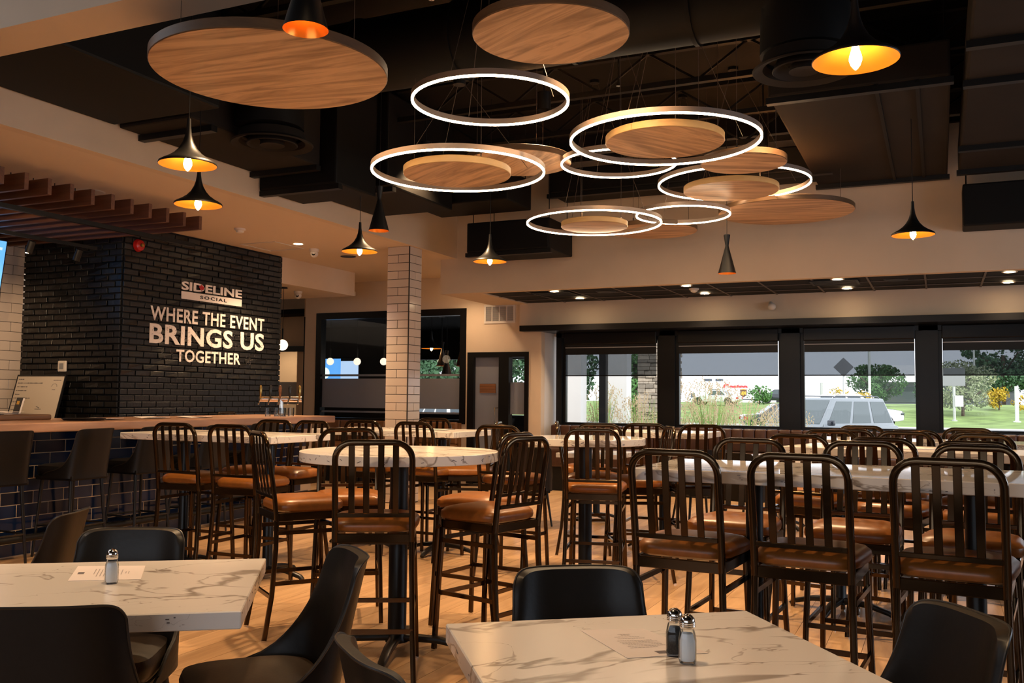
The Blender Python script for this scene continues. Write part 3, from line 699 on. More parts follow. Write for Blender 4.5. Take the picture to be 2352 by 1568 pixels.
booth('banquette', 'tan brown bench under the partition window behind the column', -9.55, -6.9, 12.95, .965, 'booth2', .42, 0)

# ------------------------------------------------------------------ partition window, door, hall
def framewin(name, x0, x1, y, z0, z1, f, glass='glassd', d=.07):
    b = B(); box(b, x0, x0+f, y-d, y+d, z0, z1); box(b, x1-f, x1, y-d, y+d, z0, z1); box(b, x0+f, x1-f, y-d, y+d, z0, z0+f*.6); box(b, x0+f, x1-f, y-d, y+d, z1-f, z1)
    w = struct(name, b, 'frame'); obj('pane', quadsheet(B(), x0+f, x1-f, z0+f*.6, z1-f, y), glass, w); return w
w = framewin('window_7', -9.81, -6.88, YV+.06, .93, 2.79, .11)
b = B(); box(b, -9.70, -6.99, YV+.05, YV+.054, 1.167, 1.66); o = obj('frosted_band', b, 'frost', w)
b = B(); box(b, -9.70, -6.99, YV+.048, YV+.054, 1.70, 1.735); obj('frosted_line', b, 'frost', w)
b = B(); box(b, -9.70, -6.99, YV+.048, YV+.054, 1.085, 1.115); obj('frosted_line', b, 'frost', w)
b = B(); box(b, -6.845, -6.73, YV-.02, YV+.12, 0, 2.075); box(b, -5.85, -5.78, YV-.02, YV+.12, 0, 2.075); box(b, -6.73, -5.85, YV-.02, YV+.12, 1.995, 2.075); box(b, -6.29, -6.115, YV-.02, YV+.12, 0, 1.995)
w = struct('door_1', b, 'frame')
obj('pane', quadsheet(B(), -6.115, -5.85, .05, 1.995, YV+.05), 'glassd', w)
obj('frosted_pane', box(B(), -6.73, -6.29, YV+.048, YV+.056, .05, 1.995), 'frost', w)
obj('frosted_band', box(B(), -6.113, -5.852, YV+.046, YV+.049, 1.1, 1.60), 'frost', w)
obj('bottom_rail', box(B(), -6.73, -6.29, YV+.03, YV+.07, 0, .05), 'frame', w)
obj('door_handle', tube(B(), [(-6.30, YV-.02, .95), (-6.33, YV-.07, .95), (-6.33, YV-.07, 1.2), (-6.30, YV-.02, 1.2)], .012, 8), 'chrome', w)
pq = thing('door_plaque', 'small brown wood plaque on the frosted door pane', 'sign', (-6.505, YV+.045, 1.505))
for k in range(4): obj('plank', box(B(), -.14, .14, -.012, 0, -.072+.036*k, -.037+.036*k), 'plaque', pq)
struct('trim_5', box(box(B(), -10.42, -10.40, 13.82, 13.9, 0, 2.27), -12.9, -10.40, 13.82, 13.9, 2.17, 2.27), 'frame')
# narrow black framed light on the splayed wall
w = struct('window_8', box(box(box(B(), -.30, -.22, -.05, .05, .9, 2.72), .22, .30, -.05, .05, .9, 2.72), -.30, .30, -.05, .05, 2.66, 2.74), 'frame', loc=(-10.2, 13.50, 0), rz=-1.03)
obj('pane', quadsheet(B(), -.22, .22, .9, 2.66, -.04), 'glassd', w)
# rooms behind the partition
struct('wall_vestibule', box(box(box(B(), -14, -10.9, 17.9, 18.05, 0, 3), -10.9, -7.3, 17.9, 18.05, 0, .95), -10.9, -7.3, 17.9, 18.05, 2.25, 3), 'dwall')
struct('wall_vestibule_right', sweep(B(), [(-5.75, 14.03, 1.5), (-7.22, 17.9, 1.5)], [(-.03, -1.5), (.03, -1.5), (.03, 1.5), (-.03, 1.5)]), 'wall_cool')
w = framewin('window_9', -10.9, -7.3, 17.95, .95, 2.25, .07, 'glass')
struct('ceiling_vestibule', box(B(), -14, -7.2, 13.36, 18.05, 2.82, 2.9), 'deck')
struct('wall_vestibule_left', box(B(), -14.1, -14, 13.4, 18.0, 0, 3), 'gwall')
gl = struct('wall_hall_inner', sweep(box(B(), -14, -11.75, 15.6, 15.7, 0, 3), [(-10.47, 14.06, 1.5), (-11.66, 15.66, 1.5)], [(-.03, -1.5), (.03, -1.5), (.03, 1.5), (-.03, 1.5)]), 'wall')
spot('hall_light', (-12.2, 14.8, 2.7), 60, (1, .7, .42), 150, .8, .1)
b = B(); box(b, -11.9, -11.5, 15.56, 15.6, 1.0, 2.1); w = struct('door_2', b, 'frame'); obj('pane', box(B(), -11.86, -11.54, 15.55, 15.56, 1.05, 2.05), 'carglass2', w)
tag(obj('frosted_screen', box(B(), -13, -10.9, 14.3, 14.31, 1.2, 1.62), 'frost'), 'pale frosted screen across the hall opening left of the partition', 'screen')
t = thing('wall_tv', 'flat screen showing a blue picture with a round white emblem, seen through the partition', 'television', (-11.55, 16.1, 1.86))
obj('bezel', box(B(), -.56, .68, 0, .05, -.30, .30, .01, 1), 'rubber', t)
obj('screen', box(B(), -.54, .22, -.006, 0, -.28, .28), 'screen_blue', t); obj('screen_side', box(B(), .225, .66, -.006, 0, -.28, .23), 'screen_white', t)
b = B(); vs = []
for i in range(16): a = 2*pi*i/16; vs.append(b.verts.new((-.18+.13*cos(a), -.008, -.02+.12*sin(a))))
b.faces.new(vs); obj('emblem', b, 'screen_logo', t)
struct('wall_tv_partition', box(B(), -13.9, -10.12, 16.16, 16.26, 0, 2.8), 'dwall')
def globe(x, y, z, r, m, label, top=2.8, grp=None):
    t = thing('globe_pendant', label, 'pendant lamp', (x, y, z), 0, grp)
    b = B(); bmesh.ops.create_uvsphere(b, u_segments=24, v_segments=14, radius=r); obj('globe', b, m, t, True)
    obj('stem', tube(B(), [(0, 0, r*.95), (0, 0, r+.16)], .012, 8), 'black', t); obj('cord', tube(B(), [(0, 0, r+.16), (0, 0, top-z)], .004, 6), 'black', t)
    obj('canopy', lathe(B(), [(.001, top-z-.02), (.055, top-z-.02), (.055, top-z)], 16), 'black', t)
globe(-8.62, 10.8, 2.09, .078, 'globe', 'larger lit white globe pendant at the right edge of the black brick block', 2.929)
globe(-9.867, 13.7, 1.975, .065, 'globe2', 'left of three dim globe pendants behind the partition, beside the screen'); globe(-9.43, 13.9, 1.978, .065, 'globe2', 'middle of three dim globe pendants behind the partition')
globe(-8.97, 14.05, 1.98, .065, 'globe2', 'globe pendant behind the partition, half hidden by the column'); globe(-8.03, 14.46, 1.985, .068, 'globe2', 'lone globe pendant behind the partition, right of the column')
def hung(proto, x, y, z, lab): 
    o = copy_tree(proto); o.location = (x, y, z); o['label'] = lab
    for c in o.children:
        if c.name.startswith('cord'):
            me = c.data.copy(); c.data = me
            for v in me.vertices:
                if v.co.z > .6: v.co.z = 2.815-z
    return o
hung(wp, -8.03, 14.1, 2.20, 'lit wide pendant behind the partition, right of the column'); hung(tp, -7.84, 14.15, 1.90, 'tall pendant behind the partition, first right of the wide one')
hung(tp, -7.68, 14.02, 1.74, 'lowest tall pendant behind the partition'); hung(tp, -7.52, 14.25, 1.90, 'rightmost tall pendant behind the partition'); hung(wp, -7.25, 14.3, 2.20, 'wide pendant behind the partition, cut by its right frame')

# ------------------------------------------------------------------ bar
XF = -7.02; by0, by1 = 2.2, 9.4
bar = thing('bar_counter', 'long bar with navy tile front, light grout and wood counter along the left', 'bar', (XF, 5.8, 0))
obj('bar_body', box(B(), -.55, -.0035, by0-5.8, by1-5.8, 0, 1.03), 'groutl', bar)
tb_me = bpy.data.meshes.new('tile'); b = box(B(), -.012, 0, 0, .2975, 0, .0985, .0015, 1); b.to_mesh(tb_me); b.free(); tb_me.materials.append(M['tileb'])
for r in range(10):
    for c in range(-1, 26):
        y = by0+.3045*c+(.152 if r % 2 else 0)
        if y < by0+.001 or y+.2985 > by1: continue
        o = bpy.data.objects.new('tile', tb_me); link(o, bar); o.location = (0, y-5.8, .012+.1055*r)
obj('countertop', box(B(), -.95, .27, by0-5.8-.05, by1-5.8+.1, 1.038, 1.118, .01, 2), 'counter', bar)
b = B(); tube(b, [(.16, by0-5.8, .17), (.16, by1-5.8-.3, .17)], .028, 12); obj('foot_rail', b, 'rubber', bar, True)
b = B()
for k in range(6): boxr(b, (0, by0-5.8+.5+1.2*k, .17), (.16, by0-5.8+.5+1.2*k, .17), .03, .03)
obj('rail_bracket', b, 'rubber', bar)
tag(obj('raised_ledge', box(B(), -.5, .15, -3, .55, 0, .05, .018, 3), 'ledge', loc=(-7.6, 5.5, 1.1185)), 'dark wood raised ledge on the left end of the bar counter', 'ledge')
LZ = 1.1695
# back counter beneath whiteboard
tag(obj('back_counter', box(box(B(), -.5, .5, -.3, .3, 0, 1.0), -.52, .52, -.32, .32, 1.0, 1.05, .01, 1), 'ledge', loc=(-9.4, 7.26, 0)), 'dark back counter against the brick block behind the bar', 'counter')
t = thing('whiteboard', 'whiteboard with handwritten notes leaning on the brick block behind the bar', 'whiteboard', (-9.42, 7.36, 1.052)); t.rotation_euler = (radians(-14), 0, 0)
obj('board', box(B(), -.385, .385, 0, .015, .02, .52), 'wbd', t)
b = B(); box(b, -.40, .40, -.003, .018, 0, .02); box(b, -.40, .40, -.003, .018, .52, .54); box(b, -.40, -.385, -.003, .018, .02, .52); box(b, .385, .40, -.003, .018, .02, .52); obj('frame', b, 'rubber', t)
b = B(); rr = random.Random(5)
for k, (L0, wd) in enumerate(((-.36, .08), (-.36, .40), (-.36, .16), (-.36, .17), (-.36, .06), (-.37, .25), (-.37, .2), (-.37, .14), (-.37, .12))):
    x = L0; z = .485-.045*k
    while x < L0+wd:
        q = rr.uniform(.008, .022); hgt = rr.uniform(.004, .011); box(b, x, x+q, -.002, 0, z-hgt/2, z+hgt/2); x += q+rr.choice((.002, .002, .01))
for k in range(5):
    box(b, .04+.012*k, .05+.012*k, -.002, 0, .16-.004*k, .168-.004*k); box(b, .03+.02*k, .045+.02*k, -.002, 0, .13, .137)
    box(b, .22+.026*k, .24+.026*k, -.002, 0, .47, .478)
for i in range(10): a = pi*i/9; box(b, .25+.04*cos(a), .258+.04*cos(a), -.002, 0, .40+.03*sin(a), .405+.03*sin(a))
box(b, .23, .28, -.002, 0, .36, .366); obj('handwriting', b, 'ink', t)
t = thing('notebook', 'black hardcover notebook with a yellow label leaning against the whiteboard', 'notebook', (-8.62, 6.5, 1.1)); t.location = (-8.95, 6.75, 1.0); 
t.rotation_euler = (radians(-14), 0, radians(-20))
t.location = (-9.36, 7.10, 1.052)
obj('cover', box(B(), -.10, .10, 0, .022, 0, .27, .003, 1), 'rubber', t); obj('pages', box(B(), .10, .106, .003, .019, .005, .265), 'paper', t); obj('label', box(B(), -.05, .03, -.002, 0, .19, .23), 'shieldg', t)
t = thing('receipt_printer', 'black receipt printer on the back counter beside the whiteboard', 'printer', (-9.10, 6.30, 0)); t.location = (-7.78, 5.30, LZ); t.rotation_euler = (0, 0, radians(15))
obj('body', box(B(), -.09, .09, -.09, .09, 0, .10, .015, 2), 'rubber', t); obj('lid', box(B(), -.08, .08, -.06, .07, .101, .125, .01, 2), 'black', t); obj('slot', box(B(), -.05, .05, -.092, -.088, .07, .076), 'paper', t)
t = thing('pos_terminal', 'black till screen at the left edge on the bar ledge', 'till', (-7.75, 5.02, LZ)); t.rotation_euler = (0, 0, radians(35))
obj('stand', box(B(), -.06, .06, -.02, .08, 0, .12, .01, 1), 'rubber', t); sc = obj('housing', box(B(), -.17, .17, -.015, .015, 0, .20, .008, 2), 'rubber', t, loc=(0, -.03, .02)); sc.rotation_euler = (radians(-28), 0, 0)
obj('screen', box(B(), -.155, .155, -.018, -.0155, .015, .185), 'screen_white', sc)
t = thing('paper_stack', 'crumpled pale papers lying on the bar ledge before the notebook', 'papers', (-7.72, 5.72, LZ))
for k in range(6):
    o = obj('sheet', box(B(), -.11, .11, -.07, .07, 0, .002), 'paper', t, loc=(rr.uniform(-.03, .03), rr.uniform(-.08, .08), .004*k+.004)); o.rotation_euler = (rr.uniform(-.02, .02), rr.uniform(-.02, .02), rr.uniform(-.6, .6))
for (x, y, a, lab) in ((-7.25, 6.45, .3, 'open menu sheets on the bar counter right of the ledge'), (-7.3, 7.1, -.2, 'folded menu on the bar counter before the slogan wall'), (-7.2, 7.6, .5, 'stack of menus farther along the bar counter')):
    t = thing('menu', lab, 'menu', (x, y, 1.1195)); t.rotation_euler = (0, 0, a)
    obj('page', box(B(), -.15, -.003, -.11, .11, 0, .004), 'paper', t).rotation_euler = (0, radians(4), 0); obj('page', box(B(), .003, .15, -.11, .11, 0, .004), 'paper', t).rotation_euler = (0, radians(-4), 0)
    obj('cover', box(B(), -.16, .16, -.12, .12, -.0008, .0006), 'rubber', t)
tag(obj('serving_tray', lathe(B(), [(.001, 0), (.17, 0), (.19, .018), (.185, .02), (.165, .006), (.001, .006)], 32), 'rubber', loc=(-7.12, 6.12, 1.1195)), 'round black serving tray on the bar counter', 'tray')
# taps / glassware cluster at far end of the bar
t = thing('beer_tower', 'chrome draft tower with several tap handles at the far end of the bar', 'beer tap', (-7.15, 8.95, 1.119))
obj('column', lathe(B(), [(.06, 0), (.05, .02), (.035, .03), (.035, .2), (.001, .2)], 20), 'chrome', t, True)
obj('crossbar', tube(B(), [(-.22, -.12, .2), (.22, .12, .2)], .035, 14), 'chrome', t, True)
for k in range(5):
    f = -.2+.1*k; h = obj('faucet', tube(B(), [(f, f*.55, .2), (f+.03, f*.55-.07, .2), (f+.035, f*.55-.09, .14)], .010, 8), 'chrome', t, True)
    obj('tap_handle', lathe(B(), [(.008, .21), (.014, .25), (.02, .33), (.012, .36), (.001, .365)], 10, f+.03, f*.55-.05), ['brass', 'tap', 'plaque', 'tap', 'brass'][k], t, True)
for k, (x, y) in enumerate(((-7.0, 8.7), (-6.93, 8.78), (-7.05, 8.60), (-6.88, 8.66), (-6.95, 8.9))):
    b = lathe(B(), [(.001, 0), (.03, 0), (.034, .10), (.031, .10), (.027, .006), (.001, .006)], 16); tag(obj('bar_glass', b, 'glassj', smooth=True, loc=(x, y, 1.119)), 'clear tumbler standing beside the draft tower', 'glass', 'tumblers by the draft tower')
# thermostat, bell
t = thing('thermostat', 'white square thermostat on the black brick above the whiteboard', 'thermostat', (-9.19, YBK-.03, 1.675))
obj('body', box(B(), -.065, .065, -.03, 0, -.065, .065, .02, 3), 'white', t); obj('display', box(B(), -.032, .032, -.032, -.03, -.035, .035), 'signback', t)
t = thing('fire_bell', 'round red fire alarm bell high on the black brick corner', 'alarm bell', (XB+.03, 7.80, 3.06)); t.rotation_euler = (0, 0, pi/2)
o = obj('gong', lathe(B(), [(.001, .055), (.03, .052), (.06, .04), (.072, .015), (.074, 0)], 32), 'red', t, True); o.rotation_euler = (pi/2, 0, 0)
o = obj('hub', lathe(B(), [(.001, .075), (.02, .073), (.024, .05)], 16), 'brass', t, True); o.rotation_euler = (pi/2, 0, 0)
t = thing('wall_television', 'bright blue screen on the tiled wall at the left edge', 'television', (-9.2, 6.3, 2.7)); t.rotation_euler = (0, radians(9), 0)
obj('bezel', box(B(), -.05, 0, -.58, .50, -.32, .32, .008, 1), 'rubber', t); obj('screen', box(B(), 0, .004, -.56, .48, -.30, .30), 'screen_blue', t)
obj('bracket', box(B(), -.72, -.05, -.08, .08, -.05, .05), 'rubber', t)
obj('screen_text', box(B(), .004, .005, .36, .44, .20, .23), 'screen_white', t)
tag(obj('wall_switch', box(B(), 0, .012, -.05, .05, -.08, .08, .005, 1), 'white', loc=(XT+.009, 6.95, 1.38)), 'pale cover plate on the tiled wall at the left edge', 'cover plate')

# slogan and logo on the black brick, faces +X
TXM = lambda y, z: Matrix.Translation((XB+.030, y, z)) @ Matrix.Rotation(pi/2, 4, 'Z') @ Matrix.Rotation(pi/2, 4, 'X')
def line(root, name, s, y0, y1, z0, z1, bold=.02, m='paint_w', dx=0., sp=1.):
    o = text_mesh(name, s, m, None, (y1-y0, z1-z0), .006, bold, sp)
    o.parent = root; o.matrix_parent_inverse = Matrix.Identity(4)
    o.matrix_basis = root.matrix_basis.inverted() @ (Matrix.Translation((dx, 0, 0)) @ TXM(y0, z0)); return o
sg = thing('wall_slogan_lettering', 'white painted slogan reading where the event brings us together on black brick', 'lettering', (XB+.03, 9.0, 1.75))
line(sg, 'slogan_line', 'WHERE THE EVENT', 8.012, 10.015, 2.225, 2.392, .018, sp=1.08)
line(sg, 'slogan_line', 'BRINGS US', 8.010, 10.018, 1.955, 2.190, .028, sp=1.06)
line(sg, 'slogan_line', 'TOGETHER', 8.435, 9.560, 1.755, 1.905, .018, sp=1.06)
# distress flecks: thin black engravings on the strokes
b = B(); rr = random.Random(3)
for k in range(520):
    y = rr.uniform(8.03, 10.0); z = rr.choice((rr.uniform(1.965, 2.18),)*3+(rr.uniform(2.24, 2.38), rr.uniform(1.77, 1.89)))
    a = rr.uniform(0, pi); l = rr.uniform(.005, .016); dy, dz = cos(a)*l, sin(a)*l; n_ = .0014
    vs = [b.verts.new((.0068, y-9.0-dy-dz*.1, z-1.75-dz+dy*.1)), b.verts.new((.0068, y-9.0+dy-dz*.12, z-1.75+dz)), b.verts.new((.0068, y-9.0+dy+n_, z-1.75+dz-n_)), b.verts.new((.0068, y-9.0-dy+n_, z-1.75-dz-n_*2))]
    b.faces.new(vs)
obj('distress_fleck', b, 'ink', sg)['kind'] = 'stuff'
lg = thing('wall_logo', 'white logo with red maple leaf above the slogan on black brick', 'logo', (XB+.03, 9.0, 2.6))
line(lg, 'logo_word', 'SIDELINE', 8.487, 9.557, 2.630, 2.736, .028)
obj('logo_bar', box(B(), 0, .004, 8.487-9, 9.555-9, 2.52-2.6, 2.612-2.6), 'paint_w', lg)
line(lg, 'logo_subline', 'SOCIAL', 8.80, 9.27, 2.548, 2.588, .02, 'black', .004, 1.3)
leaf = [(0, 1), (.14, .72), (.32, .82), (.26, .42), (.48, .62), (.55, .48), (.86, .52), (.76, .26), (.92, .16), (.48, -.22), (.54, -.42), (.08, -.34), (.06, -.8)]
leaf += [(-x, y) for x, y in leaf[::-1] if x > 0]
b = B(); vs = [b.verts.new((.0085, x*.052+8.815-9, y*.052+2.679-2.6)) for x, y in leaf]; b.faces.new(vs); bmesh.ops.triangulate(b, faces=b.faces[:]); obj('leaf', b, 'redleaf', lg)

# ------------------------------------------------------------------ bar-height metal stools
def arch_pts(w, zb, zt, r, yb, yt, n=7):
    P = []; yy = lambda z: yb+(yt-yb)*((z-zb)/(zt-zb))**1.25
    for z in (zb, zb+.12, zb+.22): P.append((-w, yy(z), z))
    for i in range(n+1):
        a = pi-pi/2*i/n; P.append((-w+r+r*cos(a), yy(zt-r+r*sin(a)), zt-r+r*sin(a)))
    Q = [(-x, y, z) for x, y, z in P[::-1]]
    return P+Q
def stool_proto():
    t = thing('bar_stool', '', 'bar stool', (0, 0, 0), 0, 'bronze metal stools with slatted backs and tan seats')
    obj('back_frame', sweep(B(), arch_pts(.184, .655, 1.141, .085, -.195, -.268), rrect(.030, .024, .008, 2), up=(0, -1, 0.02)), 'bronze', t, True)
    for x in (-.105, -.035, .035, .105):
        pts = [(x, -.218, .795), (x, -.232, .87), (x, -.244, .95), (x, -.255, 1.04), (x, -.266, 1.135)]
        obj('slat', sweep(B(), pts, rrect(.030, .006, .002, 1), up=(0, -1, 0)), 'bronze', t, True)
    obj('cross_rail', box(B(), -.175, .175, -.226, -.204, .780, .800, .003, 1), 'bronze', t)
    b = B(); box(b, -.178, .178, -.205, -.185, .655, .700, .003, 1); box(b, -.185, .185, .165, .185, .655, .700, .003, 1); box(b, -.195, -.172, -.185, .165, .655, .700, .003, 1); box(b, .172, .195, -.185, .165, .655, .700, .003, 1)
    obj('seat_frame', b, 'bronze', t)
    # cushion: domed rounded slab, wider at the front
    b = B(); N = 12; rings = []
    for (k, z) in ((.90, .702), (.985, .712), (1.0, .728), (.985, .748), (.90, .765), (.70, .776), (.35, .781)):
        ring_ = []
        for i in range(4*N):
            a = 2*pi*(i+.5)/(4*N); c, s = cos(a), sin(a); e = .42
            x = .212*k*math.copysign(abs(c)**e, c); y = .205*k*math.copysign(abs(s)**e, s)
            x *= 1+.06*y/.2
            ring_.append(b.verts.new((x, y+.005, z)))
        rings.append(ring_)
    for r0, r1 in zip(rings, rings[1:]):
        for i in range(4*N): b.faces.new([r0[i], r0[(i+1) % (4*N)], r1[(i+1) % (4*N)], r1[i]])
    b.faces.new(rings[0][::-1]); b.faces.new(rings[-1]); obj('seat_cushion', b, 'seat', t, True)
    pr = rrect(.026, .026, .006, 2)
    for s in (-1, 1):
        obj('leg', sweep(B(), [(s*.184, .172, .66), (s*.196, .190, .33), (s*.206, .205, .008)], pr, up=(0, 1, 0)), 'bronze', t, True)
        obj('leg', sweep(B(), [(s*.184, -.195, .66), (s*.187, -.197, .5), (s*.194, -.215, .25), (s*.204, -.255, .008)], pr, up=(0, 1, 0)), 'bronze', t, True)
    for p0, p1, zz in (((-.190, .18), (.190, .18), .60), ((-.197, .192), (.197, .192), .30), ((-.196, -.222), (.196, -.222), .24)):
        obj('stretcher', boxr(B(), (p0[0], p0[1], zz), (p1[0], p1[1], zz), .014, .022), 'bronze', t)
    for s in (-1, 1):
        for zz, yb_, yf in ((.59, -.196, .178), (.31, -.21, .19)):
            obj('stretcher', boxr(B(), (s*.194, yb_, zz), (s*.194, yf, zz), .014, .022), 'bronze', t)
    b = B()
    for sx, sy in ((-.206, .205), (.206, .205), (-.204, -.256), (.204, -.256)): lathe(b, [(.014, 0), (.014, .009)], 10, sx, sy, capb=True)
    obj('foot_glide', b, 'chrome', t)
    return t
sp = stool_proto(); used = [False]
STOOLS = [
 # back-top x, y, facing rotation (deg), label
 (-1.0, 3.755, -4, 'left of three near stools with backs to the camera at the nearest long high table'),
 (-.505, 3.745, -4, 'middle of three near stools with backs to the camera at the nearest long high table'),
 (.017, 3.735, -6, 'right of three near stools with backs to the camera at the nearest long high table'),
 (.545, 3.70, -6, 'stool cut by the right edge of the picture at the nearest long high table'),
 (-.93, 5.08, 176, 'left stool on the far side of the nearest long high table, facing the camera'),
 (-.365, 5.10, 176, 'middle stool on the far side of the nearest long high table, facing the camera'),
 (.148, 4.93, 174, 'right stool on the far side of the nearest long high table, facing the camera'),
 (.68, 4.95, 178, 'stool beyond the right edge on the far side of the nearest long high table'),
 (-.80, 5.93, -12, 'left near-side stool of the second long high table at right'),
 (-.31, 5.68, -12, 'middle near-side stool of the second long high table at right'),
 (.156, 5.50, -12, 'right near-side stool of the second long high table at right'),
 (-.715, 6.98, 170, 'left far-side stool of the second long high table at right'),
 (-.224, 6.97, 170, 'middle far-side stool of the second long high table at right'),
 (.246, 6.70, 168, 'right far-side stool of the second long high table at right'),
 (-.62, 7.25, -6, 'left near-side stool of the third long high table, farthest of the right group'),
 (-.18, 7.27, -6, 'middle near-side stool of the third long high table at right'),
 (.235, 7.12, -6, 'right near-side stool of the third long high table at right'),
 (-.60, 8.3, 174, 'left far-side stool of the third long high table, before the window bench'),
 (.20, 8.2, 174, 'right far-side stool of the third long high table, before the window bench'),
 (-2.46, 3.78, 29, 'stool with its back to the camera at the nearer round high table, standing dead centre'),
 (-3.59, 4.29, -36, 'stool seen from the side at the left of the nearer round high table'),
 (-1.99, 4.55, 76, 'stool at the right of the nearer round high table, seat pointing left'),
 (-2.27, 5.04, 82, 'stool close behind the right-hand one of the nearer round high table'),
 (-3.506, 5.091, -145, 'stool facing the camera on the far side of the nearer round high table'),
 (-5.13, 5.20, 4, 'left of two near stools at the left high table beside the bar'),
 (-4.55, 5.14, 2, 'right of two near stools at the left high table beside the bar'),
 (-5.20, 6.44, 182, 'left far-side stool of the left high table, facing the camera'),
 (-4.80, 6.44, 176, 'right far-side stool of the left high table, facing the camera'),
 (-4.55, 6.80, 0, 'left near-side stool of the high table before the tiled column'),
 (-3.98, 6.70, -3, 'right near-side stool of the high table before the tiled column'),
 (-4.50, 7.98, 180, 'far-side stool of the high table before the tiled column'),
 (-3.45, 7.25, 108, 'stool at the right end of the high table before the tiled column'),
 (-3.03, 6.34, -2, 'stool between the two round high tables with its back to the camera'),
 (-3.12, 7.75, -70, 'stool seen edge-on near the window corner beside the bench'),
 (-2.18, 6.07, 14, 'stool with its back to the camera at the farther round high table'),
 (-2.55, 7.27, -168, 'stool on the far side of the farther round high table, facing the camera'),
 (-1.88, 7.00, 118, 'stool seen edge-on at the right of the farther round high table'),
 (-1.78, 7.62, 25, 'stool at the right end of the square high table near the bench'),
 (-2.28, 7.66, 4, 'near-side stool of the square high table near the bench, half hidden by a round table'),
 (-8.21, 9.22, -90, 'dark stool behind the bar counter against the slogan wall'),
]
for x, y, rz, lab in STOOLS:
    a = radians(rz); f = (-sin(a), cos(a))
    place(sp, used, (x+.27*f[0], y+.27*f[1], 0), a, lab)
STN = len(STOOLS)

# ------------------------------------------------------------------ upholstered shell chairs
def shell_chair(name, cat, z0, zt, zs, a=.235, b_=.235, lean=.10, ph0=118, ph1=56, legh=None, ringz=None, seatm='blackv', top_round=.035, pw=.62, power=2.3):
    t = thing(name, '', cat, (0, 0, 0))
    NS, NT = 36, 16; bm = B(); TH = .030
    def pt(s, tt, th=0.):
        ph = radians(ph1+(ph0-ph1)*(1-tt)**power)*s
        zz = zt-top_round*abs(s)**7*1.2-.004*abs(s)**2; z = z0+(zz-z0)*tt
        c, sn = cos(ph), sin(ph); k = .35+.65*(1-abs(s)**6) if th else 1
        x = (a-th*k)*math.copysign(abs(sn)**pw, sn)*(1-.05*tt); y = -(b_-th*k)*math.copysign(abs(c)**pw, c)
        y -= lean*max(0, (tt-.05))**1.15
        return Vector((x, y, z))
    go = [[bm.verts.new(pt(-1+2*j/NS, i/NT)) for j in range(NS+1)] for i in range(NT+1)]
    gi = [[bm.verts.new(pt(-1+2*j/NS, i/NT, TH)-Vector((0, 0, .004 if i == NT else 0))) for j in range(NS+1)] for i in range(NT+1)]
    for i in range(NT):
        for j in range(NS):
            bm.faces.new([go[i][j], go[i][j+1], go[i+1][j+1], go[i+1][j]]); bm.faces.new([gi[i][j], gi[i+1][j], gi[i+1][j+1], gi[i][j+1]])
        bm.faces.new([go[i][0], go[i+1][0], gi[i+1][0], gi[i][0]]); bm.faces.new([go[i][NS], gi[i][NS], gi[i+1][NS], go[i+1][NS]])
    for j in range(NS):
        bm.faces.new([go[NT][j], go[NT][j+1], gi[NT][j+1], gi[NT][j]]); bm.faces.new([go[0][j], gi[0][j], gi[0][j+1], go[0][j+1]])
    o = obj('back_shell', bm, 'blackv', t, True)
    rim = [pt(-1, i/NT) for i in range(1, NT)]+[pt(-1+2*j/NS, 1) for j in range(0, NS+1)]+[pt(1, 1-i/NT) for i in range(1, NT)]
    obj('piping', tube(B(), rim, .0036, 6), 'piping', t, True)
    bm = B(); N = 10; rings = []
    for k, z in ((.93, zs-.085), (.995, zs-.06), (1.0, zs-.03), (.96, zs-.008), (.8, zs+.004), (.4, zs+.010)):
        rg = []
        for i in range(4*N):
            an = 2*pi*(i+.5)/(4*N); c, s = cos(an), sin(an)
            rg.append(bm.verts.new((.212*k*math.copysign(abs(c)**.45, c)*(1+.10*s), .215*k*math.copysign(abs(s)**.5, s)+.022, z)))
        rings.append(rg)
    for r0, r1 in zip(rings, rings[1:]):
        for i in range(4*N): bm.faces.new([r0[i], r0[(i+1) % (4*N)], r1[(i+1) % (4*N)], r1[i]])
    bm.faces.new(rings[0][::-1]); bm.faces.new(rings[-1]); obj('seat_cushion', bm, seatm, t, True)
    obj('seat_base', box(B(), -.20, .20, -.19, .21, zs-.125, zs-.084, .012, 2), 'black', t)
    zl = zs-.12
    for sx in (-1, 1):
        for sy in (-1, 1):
            obj('leg', sweep(B(), [(sx*.165, sy*.155+.01, zl), (sx*(.20 if ringz else .215), sy*(.20 if ringz else .21)+.01, 0)], circ(.0135, 10), up=(0, 1, 0), scales=[1.1, .75]), 'steel', t, True)
    if ringz:
        q = .165+(.20-.165)*(zl-ringz)/zl
        for a0, a1 in (((-q, -q), (q, -q)), ((q, -q), (q, q)), ((q, q), (-q, q)), ((-q, q), (-q, -q))):
            obj('stretcher', tube(B(), [(a0[0], a0[1]+.01, ringz), (a1[0], a1[1]+.01, ringz)], .008, 8), 'steel', t)
    return t
lcp = shell_chair('dining_chair', 'chair', .37, .84, .475, seatm='brownv'); used = [False]
def put_chair(x, y, rz, lab, zt=0, group='black leather low chairs'):
    place(lcp, used, (x, y, 0), radians(rz), lab, group)
put_chair(-2.70, 2.44, -151, 'black leather chair on the far side of the left low table')
put_chair(-3.78, 2.85, 120, 'black leather chair turned away at far left, only its curved back showing')
put_chair(-2.18, 1.88, 31.5, 'black leather chair cut by the bottom left corner, back to the camera')
put_chair(-2.00, 2.43, 139, 'black leather chair with brown seat at the right end of the left low table')
put_chair(-.90, 1.87, -40, 'black leather chair cut by the bottom edge, left of the right low table')
put_chair(-.866, 2.47, -147, 'black leather chair behind the far edge of the right low table')
put_chair(-.20, 2.43, 123, 'black leather chair at lower right beside the right low table')
put_chair(-1.75, 9.55, -20, 'small black chair in the distance before the window bench, behind the long high tables')
